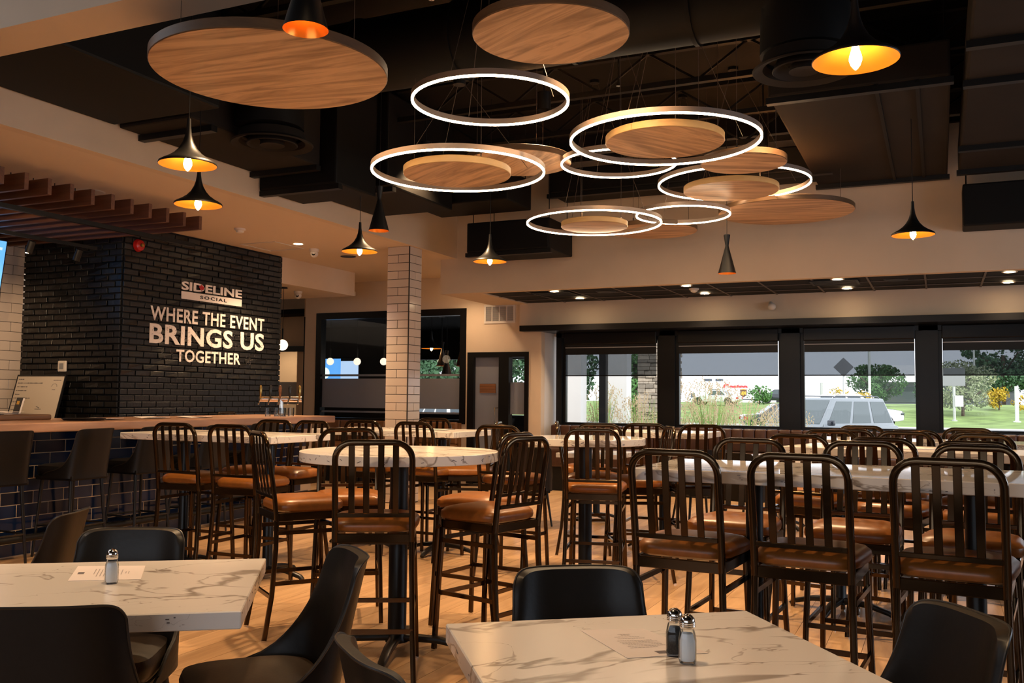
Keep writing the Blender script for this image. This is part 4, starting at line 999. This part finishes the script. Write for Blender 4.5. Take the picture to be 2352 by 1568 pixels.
put_chair(-2.35, 9.9, 40, 'black chair in the distance by the window bench, left of the other one')
put_chair(-4.05, 9.3, 30, 'black chair in the distance near the window corner')
bcp = shell_chair('upholstered_bar_stool', 'bar stool', .66, 1.07, .765, a=.225, b_=.22, lean=.07, ph0=112, ph1=60, ringz=.26, top_round=.03, pw=.5, power=2.8); used = [False]
for k, (y, lab) in enumerate(((4.93, 'black upholstered bar stool at the left edge of the picture'), (5.68, 'second black upholstered bar stool from the left at the tiled bar'),
                              (6.42, 'third black upholstered bar stool from the left, partly behind a slat-back stool'), (7.16, 'fourth black upholstered bar stool along the tiled bar, behind slatted stools'), (7.9, 'farthest black upholstered bar stool at the tiled bar'))):
    place(bcp, used, (-6.73+(.02 if k % 2 else 0), y, 0), radians(90-(6, -4, 3, -5, 4)[k]), lab, 'black upholstered stools along the bar')

# ------------------------------------------------------------------ tables
def ped(t, x, y, h, r=.038, L=.30, rot=0.):
    obj('column', lathe(B(), [(r*1.25, .05), (r, .07), (r, h-.02), (r*1.6, h-.012), (r*1.6, h)], 20, x, y), 'steel', t, True)
    b = B()
    for k in range(4):
        a = rot+pi/2*k; pts = [(x+.02*cos(a), y+.02*sin(a), .075), (x+L*.55*cos(a), y+L*.55*sin(a), .062), (x+L*.92*cos(a), y+L*.92*sin(a), .030), (x+L*cos(a), y+L*sin(a), .012)]
        sweep(b, pts, rrect(.055, .035, .012, 2), scales=[1.1, .95, .8, .6])
    obj('cross_base', b, 'steel', t, True)
    obj('top_plate', box(B(), x-.16, x+.16, y-.16, y+.16, h-.001, h+.012), 'steel', t)
def rect_table(x, y, w, d, z, rz, label, m, bases, low=False, name='high_table', L=.33):
    t = thing(name, label, 'table', (x, y, 0), rz, 'white marble-look tables')
    th = .05; b = box(B(), -w/2, w/2, -d/2, d/2, z-th, z, .003, 1); top = obj('tabletop', b, m, t)
    # dark chips and dashes printed in the edge pattern
    rr = random.Random(int(x*100)); c = B()
    def mk(px, py, horiz):
        for q in range(rr.randint(1, 3)):
            l = rr.uniform(.004, .014); zz = z-rr.uniform(.012, .040); o = rr.uniform(-.012, .012)
            if horiz: box(c, px+o-l/2, px+o+l/2, py-.0006 if py < 0 else py, py if py < 0 else py+.0006, zz-.0018, zz+.0018)
            else: box(c, px if px > 0 else px-.0006, px+.0006 if px > 0 else px, py+o-l/2, py+o+l/2, zz-.0018, zz+.0018)
    q = -w/2+.05
    while q < w/2-.05: mk(q, -d/2, True); q += rr.uniform(.06, .18)
    q = -d/2+.05
    while q < d/2-.05: mk(w/2, q, False); mk(-w/2, q, False); q += rr.uniform(.07, .2)
    if len(c.faces): obj('edge_fleck', c, 'ink', top)
    else: c.free()
    for bx, by in bases: ped(t, bx, by, z-th-.012, L=L, rot=pi/4 if low else 0)
    return t
rect_table(.47, 4.20, 3.32, .735, 1.067, 0, 'nearest long white marble high table at right', 'marA', [(-1.22, 0), (-.35, 0), (.55, 0), (1.35, 0)])
rect_table(-.12, 6.33, 1.50, .66, 1.067, radians(-13), 'second long white marble high table at right', 'marB', [(-.5, 0), (.5, 0)])
rect_table(-.12, 7.70, 1.55, .62, 1.067, radians(-4), 'third long white marble high table, farthest at right', 'marA', [(-.5, 0), (.5, 0)])
rect_table(-5.03, 5.66, 1.46, .74, 1.067, 0, 'white marble high table beside the bar at left', 'marC', [(-.42, 0), (.42, 0)])
rect_table(-4.42, 7.24, 1.45, .72, 1.067, 0, 'white marble high table in front of the tiled column', 'marB', [(-.42, 0), (.42, 0)])
rect_table(-2.30, 8.32, .90, .72, 1.067, 0, 'white marble high table near the window bench behind the farther round table', 'marA', [(0, 0)])
def round_table(x, y, r, label, m, rot):
    t = thing('round_high_table', label, 'table', (x, y, 0), 0, 'white marble-look tables')
    b = lathe(B(), [(.001, 1.017), (r-.002, 1.017), (r, 1.019), (r, 1.065), (r-.002, 1.067), (.001, 1.067)], 72); top = obj('tabletop', fixn(b), m, t, True)
    c = B(); rr = random.Random(int(r*100))
    for k in range(46):
        a = rr.uniform(0, 2*pi); l = rr.uniform(.004, .012); zz = rr.uniform(1.025, 1.055); p = Vector((cos(a), sin(a), 0)); s = Vector((-sin(a), cos(a), 0)); dz = rr.uniform(-.006, .006)
        boxr(c, p*(r+.0003)-s*l+Vector((0, 0, zz-dz)), p*(r+.0003)+s*l+Vector((0, 0, zz+dz)), .0012, .003)
    obj('edge_fleck', c, 'ink', top)
    ped(t, 0, 0, 1.005, .05, .40, rot)
round_table(-2.676, 4.369, .535, 'nearer round white marble high table, centre left', 'marC', .35)
round_table(-2.43, 6.62, .45, 'farther round white marble high table, in the middle of the room', 'marA', .5)
rect_table(-2.64, 2.0, 1.5, .86, .76, radians(35), 'low white marble table at lower left with a salt shaker and sheet', 'marB', [(-.3, 0), (.25, 0)], True, 'low_table')
rect_table(-.405, 1.87, .865, 1.5, .76, radians(37), 'low white marble table at bottom centre with salt and pepper', 'marC', [(0, -.35), (0, .3)], True, 'low_table')
rect_table(-1.55, 10.3, .7, .7, .76, 0, 'small low marble table before the window bench, behind the long high tables', 'marB', [(0, 0)], True, 'low_table', .28)
rect_table(-3.5, 9.9, .7, .7, .76, 0, 'small low marble table near the window corner', 'marB', [(0, 0)], True, 'low_table', .28)

# ------------------------------------------------------------------ table items
def shaker(x, y, m, label, rz=0.):
    t = thing('salt_shaker' if m == 'salt' else 'pepper_shaker', label, 'shaker', (x, y, .7605), rz)
    def jar(k, z0, z1, zs):
        b = B(); rings = []
        for q, z in ((.86, z0), (1., z0+.006), (1., z0+(z1-z0)*.70), (.88, z0+(z1-z0)*.84), (.72, z1)):
            rings.append([b.verts.new((x_*q*k, y_*q*k, z)) for x_, y_ in rrect(.040, .040, .013, 2)])
        n = len(rings[0])
        for r0, r1 in zip(rings, rings[1:]):
            for i in range(n): b.faces.new([r0[i], r0[(i+1) % n], r1[(i+1) % n], r1[i]])
        b.faces.new(rings[0][::-1]); b.faces.new(rings[-1]); return b
    obj('glass_jar', jar(1., 0, .078, 0), 'glassj', t, True)
    obj('salt_fill' if m == 'salt' else 'pepper_fill', jar(.84, .005, .066, 0), m, t, True)
    obj('cap', lathe(B(), [(.0165, .077), (.0175, .080), (.0175, .094), (.016, .100), (.011, .106), (.001, .109)], 20), 'chrome', t, True)
    b = B()
    for k in range(7): a = 2*pi*k/6; r = .0 if k == 6 else .007; lathe(b, [(.001, .1095 if k == 6 else .1083), (.0012, .1082 if k == 6 else .107)], 6, r*cos(a), r*sin(a))
    obj('hole', b, 'black', t)
    b = B()
    for k in range(3): lathe(b, [(.0177, .081+.004*k), (.0183, .0825+.004*k), (.0177, .084+.004*k)], 20)
    obj('thread', b, 'chrome', t, True)
shaker(-2.40, 2.19, 'salt', 'glass salt shaker with chrome cap on the lower left table', .7)
shaker(-.534, 2.135, 'salt', 'glass salt shaker in front of the pepper on the bottom centre table', .35)
shaker(-.576, 2.182, 'pepper', 'glass pepper shaker behind the salt on the bottom centre table', .2)
def sheet(cs, z, label, seed, logo=True):
    c = sum((Vector(p) for p in cs), Vector((0, 0)))/4; t = thing('menu_sheet', label, 'paper', (c.x, c.y, z))
    b = B(); vs = [b.verts.new((p[0]-c.x, p[1]-c.y, .0004)) for p in cs]; f = b.faces.new(vs); r = bmesh.ops.extrude_face_region(b, geom=[f]); bmesh.ops.translate(b, vec=(0, 0, .0005), verts=[v for v in r['geom'] if isinstance(v, bmesh.types.BMVert)]); obj('page', fixn(b), 'paper', t)
    A, Bp, C_, Dp = [Vector((p[0]-c.x, p[1]-c.y)) for p in cs]; rr = random.Random(seed)
    def at(u, v): return (A*(1-u)+Bp*u)*(1-v)+(Dp*(1-u)+C_*u)*v
    b = B()
    def bar(u0, u1, v0, v1):
        vs = [b.verts.new((*at(u, v), .00125)) for u, v in ((u0, v0), (u1, v0), (u1, v1), (u0, v1))]; b.faces.new(vs)
    for k, (u0, u1, v) in enumerate(((.42, .60, .20), (.44, .58, .24), (.30, .66, .30), (.30, .70, .36), (.24, .72, .44), (.24, .76, .49), (.24, .76, .54), (.28, .74, .59), (.24, .76, .64), (.24, .60, .69))):
        u = u0
        while u < u1-.01: l = rr.uniform(.015, .05); bar(u, min(u+l, u1), v, v+.014); u += l+.008
    obj('print', b, 'ink2', t)
    if logo: b = B(); bar(.44, .58, .84, .93); obj('printed_logo', b, 'ink', t)
sheet([(-.856, 2.30), (-.713, 2.387), (-.508, 2.235), (-.667, 2.105)], .7603, 'white printed sheet on the bottom centre table, behind the shakers', 1)
sheet([(-2.541, 2.465), (-2.368, 2.28), (-2.551, 2.153), (-2.739, 2.352)], .7603, 'white printed sheet on the lower left table, under the salt shaker', 2)
for (x, y, a, lab, z) in ((-4.15, 7.35, .1, 'dark menu folder on the high table before the tiled column', 1.0672), (-2.55, 8.2, .4, 'menu sheet on the high table near the window bench', 1.0672), (-.2, 6.3, .6, 'menu sheet on the second long high table', 1.0672)):
    t = thing('menu', lab, 'menu', (x, y, z), a); obj('cover', box(B(), -.16, .16, -.12, .12, 0, .004), 'rubber' if 'dark' in lab else 'paper', t); obj('page', box(B(), -.15, .15, -.11, .11, .0042, .005), 'paper', t)

# ------------------------------------------------------------------ outside
def terr(d):
    P = ((0, -.12), (6, -.30), (14, -.4), (30, -.36), (40, -.17), (58, -.2), (62, .0), (74, .85), (86, 1.06), (120, .9), (270, .6), (420, .4))
    for (a, za), (b2, zb) in zip(P, P[1:]):
        if d <= b2: return za+(zb-za)*(d-a)/(b2-a)
    return P[-1][1]
def ground(name, d0, d1, m, nd, bump=0.):
    b = B(); rows = []
    for i in range(nd+1):
        d = d0+(d1-d0)*i/nd; row = []
        for j in range(49):
            x = (-1.05+1.75*j/48)*max(d, 18)
            z = terr(d)+(bump*noise.noise(Vector((x*.35, d*.35, 0))) if 0 < i < nd else 0)
            row.append(b.verts.new((x, YW+.35+d, z)))
        rows.append(row)
    for r0, r1 in zip(rows, rows[1:]):
        for j in range(48): b.faces.new([r0[j], r0[j+1], r1[j+1], r1[j]])
    return struct(name, b, m, smooth=True)
ground('ground_parking', 0, 44, 'asphalt', 16); ground('ground_verge', 44.01, 47.0, 'kerb', 2); ground('ground_lawn', 47.01, 120, 'lawn', 60, .12); ground('ground_far', 120.01, 420, 'kerb', 12)
def gz(y): return terr(y-YW-.35)

def wheel(t, x, y, r=.37):
    w = obj('wheel', fixn(lathe(B(), [(.001, -.11), (r*.62, -.11), (r*.66, -.12), (r, -.10), (r, .10), (r*.66, .12), (.001, .11)], 28)), 'tire', t, True, loc=(x, y, r)); w.rotation_euler = (0, pi/2, 0)
    b = B(); s = 1 if x > 0 else -1
    lathe(b, [(r*.60, s*.118), (r*.66, s*.124), (r*.62, s*.115)], 28); lathe(b, [(.001, s*.125), (r*.14, s*.125)], 12)
    for k in range(5): a = 2*pi*k/5; boxr(b, (0, 0, s*.118), (r*.62*cos(a), r*.62*sin(a), s*.118), .06, .02)
    obj('rim', b, 'rim', w, True)
def car(name, label, x, y, rz, L, Wd, H, body, kind='suv', glass='carglass', gc=.30, z=None):
    """car with its front along local +Y"""
    t = thing(name, label, 'car', (x, y, (gz(y) if z is None else z)), rz)
    hl, hw = L/2, Wd/2
    belt = gc+ (H-gc)*.50
    if kind == 'suv': low = [(-hl, gc+.08), (-hl+.05, belt-.02), (-hl+.12, belt+.0), (hl*.42, belt), (hl*.80, belt-.10), (hl-.10, belt-.20), (hl, gc+.30), (hl-.02, gc+.06), (hl-.35, gc), (-hl+.3, gc)]
    else: low = [(-hl, gc+.15), (-hl+.03, belt-.04), (-hl*.62, belt+.02), (hl*.36, belt), (hl*.75, belt-.10), (hl-.08, belt-.24), (hl, gc+.22), (hl-.04, gc+.04), (hl-.3, gc), (-hl+.3, gc)]
    def hull(poly, w0, bev):
        b = B(); a = [b.verts.new((-w0, yy, zz)) for yy, zz in poly]; c = [b.verts.new((w0, yy, zz)) for yy, zz in poly]; n = len(poly)
        b.faces.new(a); b.faces.new(c[::-1])
        for i in range(n): b.faces.new([a[i], c[i], c[(i+1) % n], a[(i+1) % n]])
        bmesh.ops.bevel(b, geom=b.edges[:], offset=bev, segments=3, profile=.6, affect='EDGES', clamp_overlap=True); return fixn(b)
    bd = obj('body', hull(low, hw, .09), body, t, True)
    # greenhouse as tapered solid
    if kind == 'suv': bot = (-hl+.10, hl*.40); top = (-hl+.42, hl*.08)
    else: bot = (-hl*.66, hl*.38); top = (-hl*.30, hl*.04)
    wt_, zt = hw*.78, H-.03
    def ghpt(u, v, s):  # u 0..1 rear->front, v 0..1 belt->roof
        yy = (bot[0]*(1-v)+top[0]*v)*(1-u)+(bot[1]*(1-v)+top[1]*v)*u; return Vector((s*(hw-.05+(wt_-hw+.05)*v), yy, belt-.03+(zt-belt+.03)*v))
    b = B(); vs = {}
    for s in (-1, 1):
        for u in (0, 1):
            for v in (0, 1): vs[s, u, v] = b.verts.new(ghpt(u, v, s))
    for f in (((-1, 0, 0), (-1, 1, 0), (-1, 1, 1), (-1, 0, 1)), ((1, 0, 0), (1, 0, 1), (1, 1, 1), (1, 1, 0)), ((-1, 1, 0), (1, 1, 0), (1, 1, 1), (-1, 1, 1)), ((-1, 0, 0), (-1, 0, 1), (1, 0, 1), (1, 0, 0)), ((-1, 0, 1), (-1, 1, 1), (1, 1, 1), (1, 0, 1))): b.faces.new([vs[k] for k in f])
    bmesh.ops.bevel(b, geom=b.edges[:], offset=.06, segments=3, profile=.6, affect='EDGES', clamp_overlap=True); obj('cabin', fixn(b), body, t, True)
    # windows
    for s in (-1, 1):
        spans = ((.03, .30), (.34, .60), (.64, .93)) if kind == 'suv' else ((.12, .48), (.52, .92))
        for u0, u1 in spans:
            b = B(); q = [b.verts.new(ghpt(u, v, s)+Vector((s*.006, 0, 0))) for u, v in ((u0, .14), (u1, .14), (u1-.0, .88), (u0, .88))]; b.faces.new(q); obj('side_window', b, glass, t)
    for u, nm in ((1, 'windscreen'), (0, 'rear_window')):
        b = B(); e = .008 if u else -.008; q = [b.verts.new(ghpt(u, v, s)*1.0+Vector((-s*.09, e, .004))) for s, v in ((-1, .12), (1, .12), (1, .92), (-1, .92))]; b.faces.new(q); obj(nm, b, glass, t)
    for s in (-1, 1):
        for yy in (hl*.63, -hl*.60): wheel(t, s*(hw-.10), yy)
        b = B(); box(b, s*(hw+.02) if s > 0 else s*(hw+.22), s*(hw+.22) if s > 0 else s*(hw+.02), hl*.30, hl*.30+.10, belt+.02, belt+.17, .04, 2); obj('wing_mirror', b, 'carb' if body == 'cars' else body, t, True)
        b = B(); box(b, s*hw-.22 if s > 0 else -hw-.01, hw+.01 if s > 0 else -hw+.22, hl-.16, hl-.015, belt-.40, belt-.27, .03, 2); obj('headlamp', b, 'carglass2', t, True)
        b = B(); box(b, s*hw-.20 if s > 0 else -hw-.012, hw+.012 if s > 0 else -hw+.20, -hl-.012, -hl+.14, belt-.28, belt-.12, .02, 2); obj('tail_lamp', b, 'tail', t, True)
    b = B(); box(b, -hw*.62, hw*.62, hl-.05, hl+.008, gc+.28, belt-.28, .02, 2); obj('grille', b, 'carb', t)
    b = B(); box(b, -.26, .26, -hl-.015, -hl+.05, gc+.30, gc+.41); obj('plate', b, 'colw', t)
    if kind == 'suv':
        for s in (-1, 1): obj('roof_rail', tube(B(), [(s*hw*.70, top[0]+.1, H-.02), (s*hw*.70, top[0]+.2, H+.02), (s*hw*.70, top[1]-.2, H+.02), (s*hw*.70, top[1]-.1, H-.02)], .015, 6), 'carb' if body != 'carw' else 'carw', t)
    return t
car('suv_car', 'silver suv parked closest outside, nose toward the building', -3.1, 26.3, radians(150), 4.9, 1.98, 1.84, 'cars', glass='carglass2')
car('suv_car', 'white suv parked side-on behind the silver one', -4.3, 57.6, radians(-90), 4.9, 1.95, 1.90, 'carw', gc=.40, glass='carglass')
car('sedan_car', 'dark sedan driving in the distance left of the third window post', -14.7, 98, radians(-80), 4.7, 1.85, 1.45, 'carb', 'sedan')
car('sedan_car', 'black sedan with a red tail lamp, half hidden behind the silver suv', -7.2, 50, radians(-70), 4.7, 1.85, 1.45, 'carb', 'sedan')
car('sedan_car', 'white car seen low behind the grass in the second window', -19.2, 88, radians(85), 4.6, 1.85, 1.45, 'carw', 'sedan')
# delivery truck
def truck(x, y, z):
    t = thing('delivery_truck', 'white semi trailer with a brown shield emblem far across the road', 'truck', (x, y, z)); t.rotation_euler = (0, 0, .30)
    obj('trailer', box(B(), 0, 19, -1.3, 1.3, 1.1, 4.3, .05, 1), 'bld', t); obj('chassis', box(B(), 0, 19, -1., 1., .8, 1.09), 'bldgrey', t)
    obj('cab', box(box(B(), -3.2, -.4, -1.2, 1.2, .6, 3.9, .35, 3), -4.6, -3.0, -1.15, 1.15, .6, 2.2, .3, 3), 'bldgrey', t, True)
    obj('cab_window', box(B(), -2.9, -1.8, -1.23, -1.18, 2.3, 3.3, .05, 1), 'carglass2', t)
    for xx in (-3.8, -1.2, .6, 15.5, 17.0):
        w = obj('wheel', fixn(lathe(B(), [(.001, -.15), (.5, -.15), (.5, .15), (.001, .15)], 20)), 'tire', t, loc=(xx, -1.1, .5)); w.rotation_euler = (pi/2, 0, 0)
    sh = [(-.95, 1.05), (-.5, 1.2), (0, 1.26), (.5, 1.2), (.95, 1.05), (.95, -.1), (.75, -.65), (.35, -1.0), (0, -1.2), (-.35, -1.0), (-.75, -.65), (-.95, -.1)]
    b = B(); b.faces.new([b.verts.new((5.8+px, -1.32, 2.75+pz)) for px, pz in sh]); e = obj('emblem_shield', b, 'shieldb', t)
    b = B(); b.faces.new([b.verts.new((5.8+px*.92, -1.33, 3.65+pz)) for px, pz in ((-.9, .0), (-.5, .22), (0, .28), (.5, .22), (.9, .0), (.0, .10))]); obj('emblem_arc', b, 'shieldg', e)
    o = text_mesh('emblem_letters', 'ups', 'shieldg', e, (1.45, 1.35), .02, .03); o.location = (5.08, -1.335, 1.95); o.rotation_euler = (pi/2, 0, 0)
truck(-57.3, 271, .5)
def at(o, loc, rot=(pi/2, 0, 0)): o.location = loc; o.rotation_euler = rot; return o
t = thing('warehouse', 'huge white warehouse with a red store name far beyond the lawn', 'building', (-60, 330, .4))
obj('wall_shell', box(B(), -60, 40, 0, 60, 0, 7.3), 'bld', t); obj('parapet', box(B(), -60.2, 40.2, -.2, 0, 6.9, 7.4), 'colw', t)
o = text_mesh('store_sign', 'Costco', 'signred', t, (8.6, 1.9), .2, .05); at(o, (-9.5, -.4, 4.6))
o = text_mesh('store_sign_line', 'WHOLESALE', 'signblue', t, (5.6, .7), .2, .03); at(o, (-.5+.3, -.4, 4.4))
for k, xx in enumerate((-17, -12.9)):
    obj('rooftop_unit', box(B(), xx, xx+2.2, 3, 6, 7.3, 8.4), 'bldgrey', t)
b = B()
for k in range(7): box(b, -45+6*k, -43.6+6*k, -.1, -.02, 0, 3.2)
obj('dock_door', b, 'bldgrey', t)
t = thing('low_building', 'low building with a pale roof and dark fascia behind the trees', 'building', (-3.5, 131, .95))
obj('wall_shell', box(B(), -4, 12, 0, 10, 0, 2.9), 'bldgrey', t)
obj('glazing', box(B(), -3.8, 3.5, -.1, -.02, .3, 2.3), 'carglass2', t)
b = B(); vs = [b.verts.new(p) for p in ((-5, -1.2, 3.0), (13, -1.2, 3.0), (11, 5, 5.0), (-3.2, 5, 5.0))]; b.faces.new(vs); r = bmesh.ops.extrude_face_region(b, geom=b.faces[:]); bmesh.ops.translate(b, vec=(0, .2, .25), verts=[v for v in r['geom'] if isinstance(v, bmesh.types.BMVert)])
obj('roof', fixn(b), 'bld', t)
# trees
def foliage(n, rx, ry, rz_, leaf, seed, lump=.35):
    rr = random.Random(seed); b = B(); cl = [(Vector((rr.gauss(0, .5)*rx, rr.gauss(0, .5)*ry, rr.uniform(-.75, .85)*rz_)), rr.uniform(.3, .55)*min(rx, rz_)) for _ in range(26)]
    for k in range(n):
        c, r = rr.choice(cl); d = Vector((rr.gauss(0, 1), rr.gauss(0, 1), rr.gauss(0, 1))).normalized()*r*rr.uniform(.75, 1.05); p = c+d
        if (p.x/rx)**2+(p.y/ry)**2+(p.z/rz_)**2 > 1.25: continue
        a = Vector((rr.gauss(0, 1), rr.gauss(0, 1), rr.gauss(0, 1))).normalized(); q = a.cross(d).normalized(); s = leaf*rr.uniform(.6, 1.3)
        b.faces.new([b.verts.new(p+a*s), b.verts.new(p+q*s*.6), b.verts.new(p-a*s), b.verts.new(p-q*s*.6)])
    return b
def tree(x, y, h, w, m, label, seed, leaf=.16, n=2600, grp=None, trunk=.25, cat='tree'):
    t = thing('tree' if cat == 'tree' else 'bush', label, cat, (x, y, gz(y)-.05), 0, grp)
    o = obj('foliage', foliage(n, w/2, w/2, h*(1-trunk*.6)/2, leaf, seed), m, t, loc=(0, 0, h*(trunk*.6)+h*(1-trunk*.6)/2)); o['kind'] = 'stuff'
    b = B(); tube(b, [(0, 0, 0), (.03*h*.2, 0, h*.4), (0, 0, h*.75)], h*.025+.02, 7)
    for k in range(5): a = k*1.3; tube(b, [(0, 0, h*(.22+.06*k)), (w*.30*cos(a), w*.30*sin(a), h*(.5+.07*k))], .012*h, 5)
    obj('trunk', b, 'trunk', t)
tree(-5.3, 90, 3.7, 5.2, 'leafg', 'rounded green tree behind the white suv, between two poles', 4, .12, 8000)
tree(-7.9, 84, 1.9, 2.0, 'leafy', 'small yellow autumn bush at the left foot of the rounded tree', 5, .10, 900, None, .15, 'bush')
tree(-5.9, 83, 1.7, 1.6, 'leafy', 'yellow autumn bush before the pale pole', 6, .09, 700, None, .15, 'bush')
tree(1.6, 80, 4.2, 5.0, 'leafo', 'grey-green willow-like tree right of the last window post', 7, .10, 8000)
tree(6.2, 112, 7.2, 9.0, 'leafd', 'tall dark green trees at the upper right of the last window', 8, .2, 7000)
tree(12.5, 118, 7.4, 9.0, 'leafd', 'dark green tree cut by the right edge', 9, .2, 6000)
tree(4.4, 86, 1.9, 2.6, 'leafy', 'yellow bush in the last window right of the willow-like tree', 10, .11, 900, None, .2, 'bush')
tree(6.8, 84, 1.4, 3.2, 'leafy', 'orange-yellow bush at the right edge of the last window', 11, .11, 800, None, .2, 'bush')
tree(-15.9, 92, 1.9, 2.2, 'leafg', 'small pointed green shrub before the trailer', 12, .12, 1100, None, .1, 'bush')
tree(-.8, 92, 2.6, 2.6, 'leafd', 'dark shrub beside the fourth window post', 13, .13, 1200, None, .1, 'bush')
tree(-30, 52, 7.0, 9.5, 'leafd', 'big dark tree seen through the partition glass', 14, .15, 15000)
tree(-24.2, 60, 6.6, 7.5, 'leafd', 'dark tree seen through the door side glass', 15, .15, 11000)
tree(-18.5, 60, 5.2, 4.6, 'leafg', 'green tree behind the white columns outside', 16, .12, 6000)
car('suv_car', 'pale car parked outside, seen low through the partition glass', -16.8, 30, radians(60), 4.7, 1.9, 1.65, 'carw', z=-.4)
# poles and signs
def pole(x, y, h, r, label, m='pole', cat='pole'):
    t = thing('pole', label, cat, (x, y, gz(y)-.05)); obj('shaft', tube(B(), [(0, 0, 0), (0, 0, h)], r, 10), m, t, True); obj('foot', lathe(B(), [(r*2, 0), (r*2, .12), (r, .14)], 10), m, t); return t
t = pole(-5.6, 63.4, 3.7, .075, 'square road-sign post with a diamond sign seen from behind'); 
b = B(); prism(b, [(0, -.62), (.62, 0), (0, .62), (-.62, 0)], 0, .03); o = obj('sign_plate', b, 'signback', t, loc=(0, -.09, 3.75)); o.rotation_euler = (pi/2, 0, 0)
pole(-5.48, 85.7, 7.5, .11, 'pale tall light pole before the rounded tree', 'colw')
t = pole(.95, 75.2, 4.0, .10, 'post with a square sign panel in the last window')
obj('sign_plate', box(B(), -.95, .75, -.14, -.11, 2.6, 3.9), 'signback', t); obj('sign_plate', box(B(), .05, .6, -.14, -.11, 1.1, 1.9), 'colw', t)
pole(4.95, 75, 2.6, .13, 'short thick pale post near the right edge', 'colw')
pole(-8.8, 80, 2.6, .12, 'short grey post left of the rounded tree')
pole(2.9, 95, 6.5, .08, 'thin pale pole behind the willow-like tree', 'colw')
# white columns, dark mullion and stone pillar of the entrance
def ext_col(x, y, w, d, m, label, name='entrance_column'):
    t = thing(name, label, 'column', (x, y, -.4)); obj('shaft', box(B(), -w/2, w/2, -d/2, d/2, 0, 3.6), m, t); obj('plinth', box(B(), -w/2-.02, w/2+.02, -d/2-.02, d/2+.02, 0, .9), m, t)
ext_col(-6.08, 16.1, .27, .3, 'colw', 'left white entrance column outside the first window')
ext_col(-5.60, 16.2, .13, .13, 'frame', 'slim black post between the white entrance columns', 'entrance_post')
ext_col(-5.66, 17.3, .40, .3, 'colw', 'right white entrance column beside the stone pillar')
sx0, sx1, sy0, sy1 = -5.50, -4.78, 18.0, 18.7
t = thing('stone_pillar', 'stacked ledgestone pillar outside the first window', 'pillar', ((sx0+sx1)/2, (sy0+sy1)/2, -.4)); 
obj('core', box(B(), -.33, .33, -.32, .32, 0, 3.7), 'mortar', t)
rr = random.Random(8); z = .02
while z < 3.6:
    hgt = rr.choice((.045, .06, .075, .09))
    vis = z > 1.1
    for face in ((0, 1) if vis else ()):
        x = -.36
        while x < .35:
            l = min(rr.uniform(.12, .30), .36-x)
            if l < .05: break
            dp = rr.uniform(.0, .035); b = B()
            if face == 0: box(b, x+.002, x+l-.003, -.34-dp, -.28, z+.002, z+hgt-.003, .007, 1)
            else: box(b, .28, .34+dp, x+.002, x+l-.003, z+.002, z+hgt-.003, .007, 1)
            obj('stone', b, 'stone', t); x += l
    if not vis: b = B(); box(b, -.36, .36, -.36, .36, z, z+hgt-.004, .008, 1); obj('stone_course', b, 'stone', t)
    z += hgt
def clump(x, y, h, r, n, label, seed, plume=.3):
    t = thing('ornamental_grass', label, 'plant', (x, y, gz(y)-.02), 0, 'tall ornamental grasses outside the windows'); rr = random.Random(seed); g = B(); s = B()
    for k in range(n):
        a = rr.uniform(0, 2*pi); q = rr.uniform(0, r*.4); hh = h*rr.uniform(.55, 1.0); sp_ = rr.uniform(.1, .9)*r; w = .0055
        P = [Vector((q*cos(a)+sp_*cos(a)*f*f, q*sin(a)+sp_*sin(a)*f*f, hh*(f-.12*f*f*f*sp_/r))) for f in (0, .35, .7, 1.)]
        sd = Vector((-sin(a+rr.uniform(-1, 1)), cos(a), 0))*w; L0 = g if rr.random() > plume else s
        vs = [(L0.verts.new(p-sd*(1-.8*i/3)), L0.verts.new(p+sd*(1-.8*i/3))) for i, p in enumerate(P)]
        for (a0, a1), (b0, b1) in zip(vs, vs[1:]): L0.faces.new([a0, a1, b1, b0])
        if L0 is s:
            p = P[-1]
            for m_ in range(6):
                o = Vector((rr.gauss(0, .02), rr.gauss(0, .02), -.03*m_)); s.faces.new([s.verts.new(p+o+Vector((-.012, 0, 0))), s.verts.new(p+o+Vector((.002, 0, .03))), s.verts.new(p+o+Vector((.014, .01, .0)))])
    o = obj('blades', g, 'blade', t); o['kind'] = 'stuff'; o = obj('plumes', s, 'straw', t); o['kind'] = 'stuff'
clump(-5.86, 16.8, 2.0, .35, 260, 'green grass clump with straw plumes between the white columns', 21); clump(-5.0, 16.6, 1.75, .5, 300, 'green grass clump before the stone pillar', 22, .35)
clump(-4.55, 17.2, 1.6, .5, 260, 'grass clump at the right foot of the stone pillar', 26, .3)
clump(-3.98, 17.7, 2.1, .6, 380, 'tall grass with straw plumes at the left of the second window', 23, .4); clump(-3.55, 18.9, 1.75, .6, 320, 'grass clump in the middle of the second window', 24, .45); clump(-3.0, 20.1, 1.65, .6, 260, 'lower pale grass clump in the second window', 25, .55)
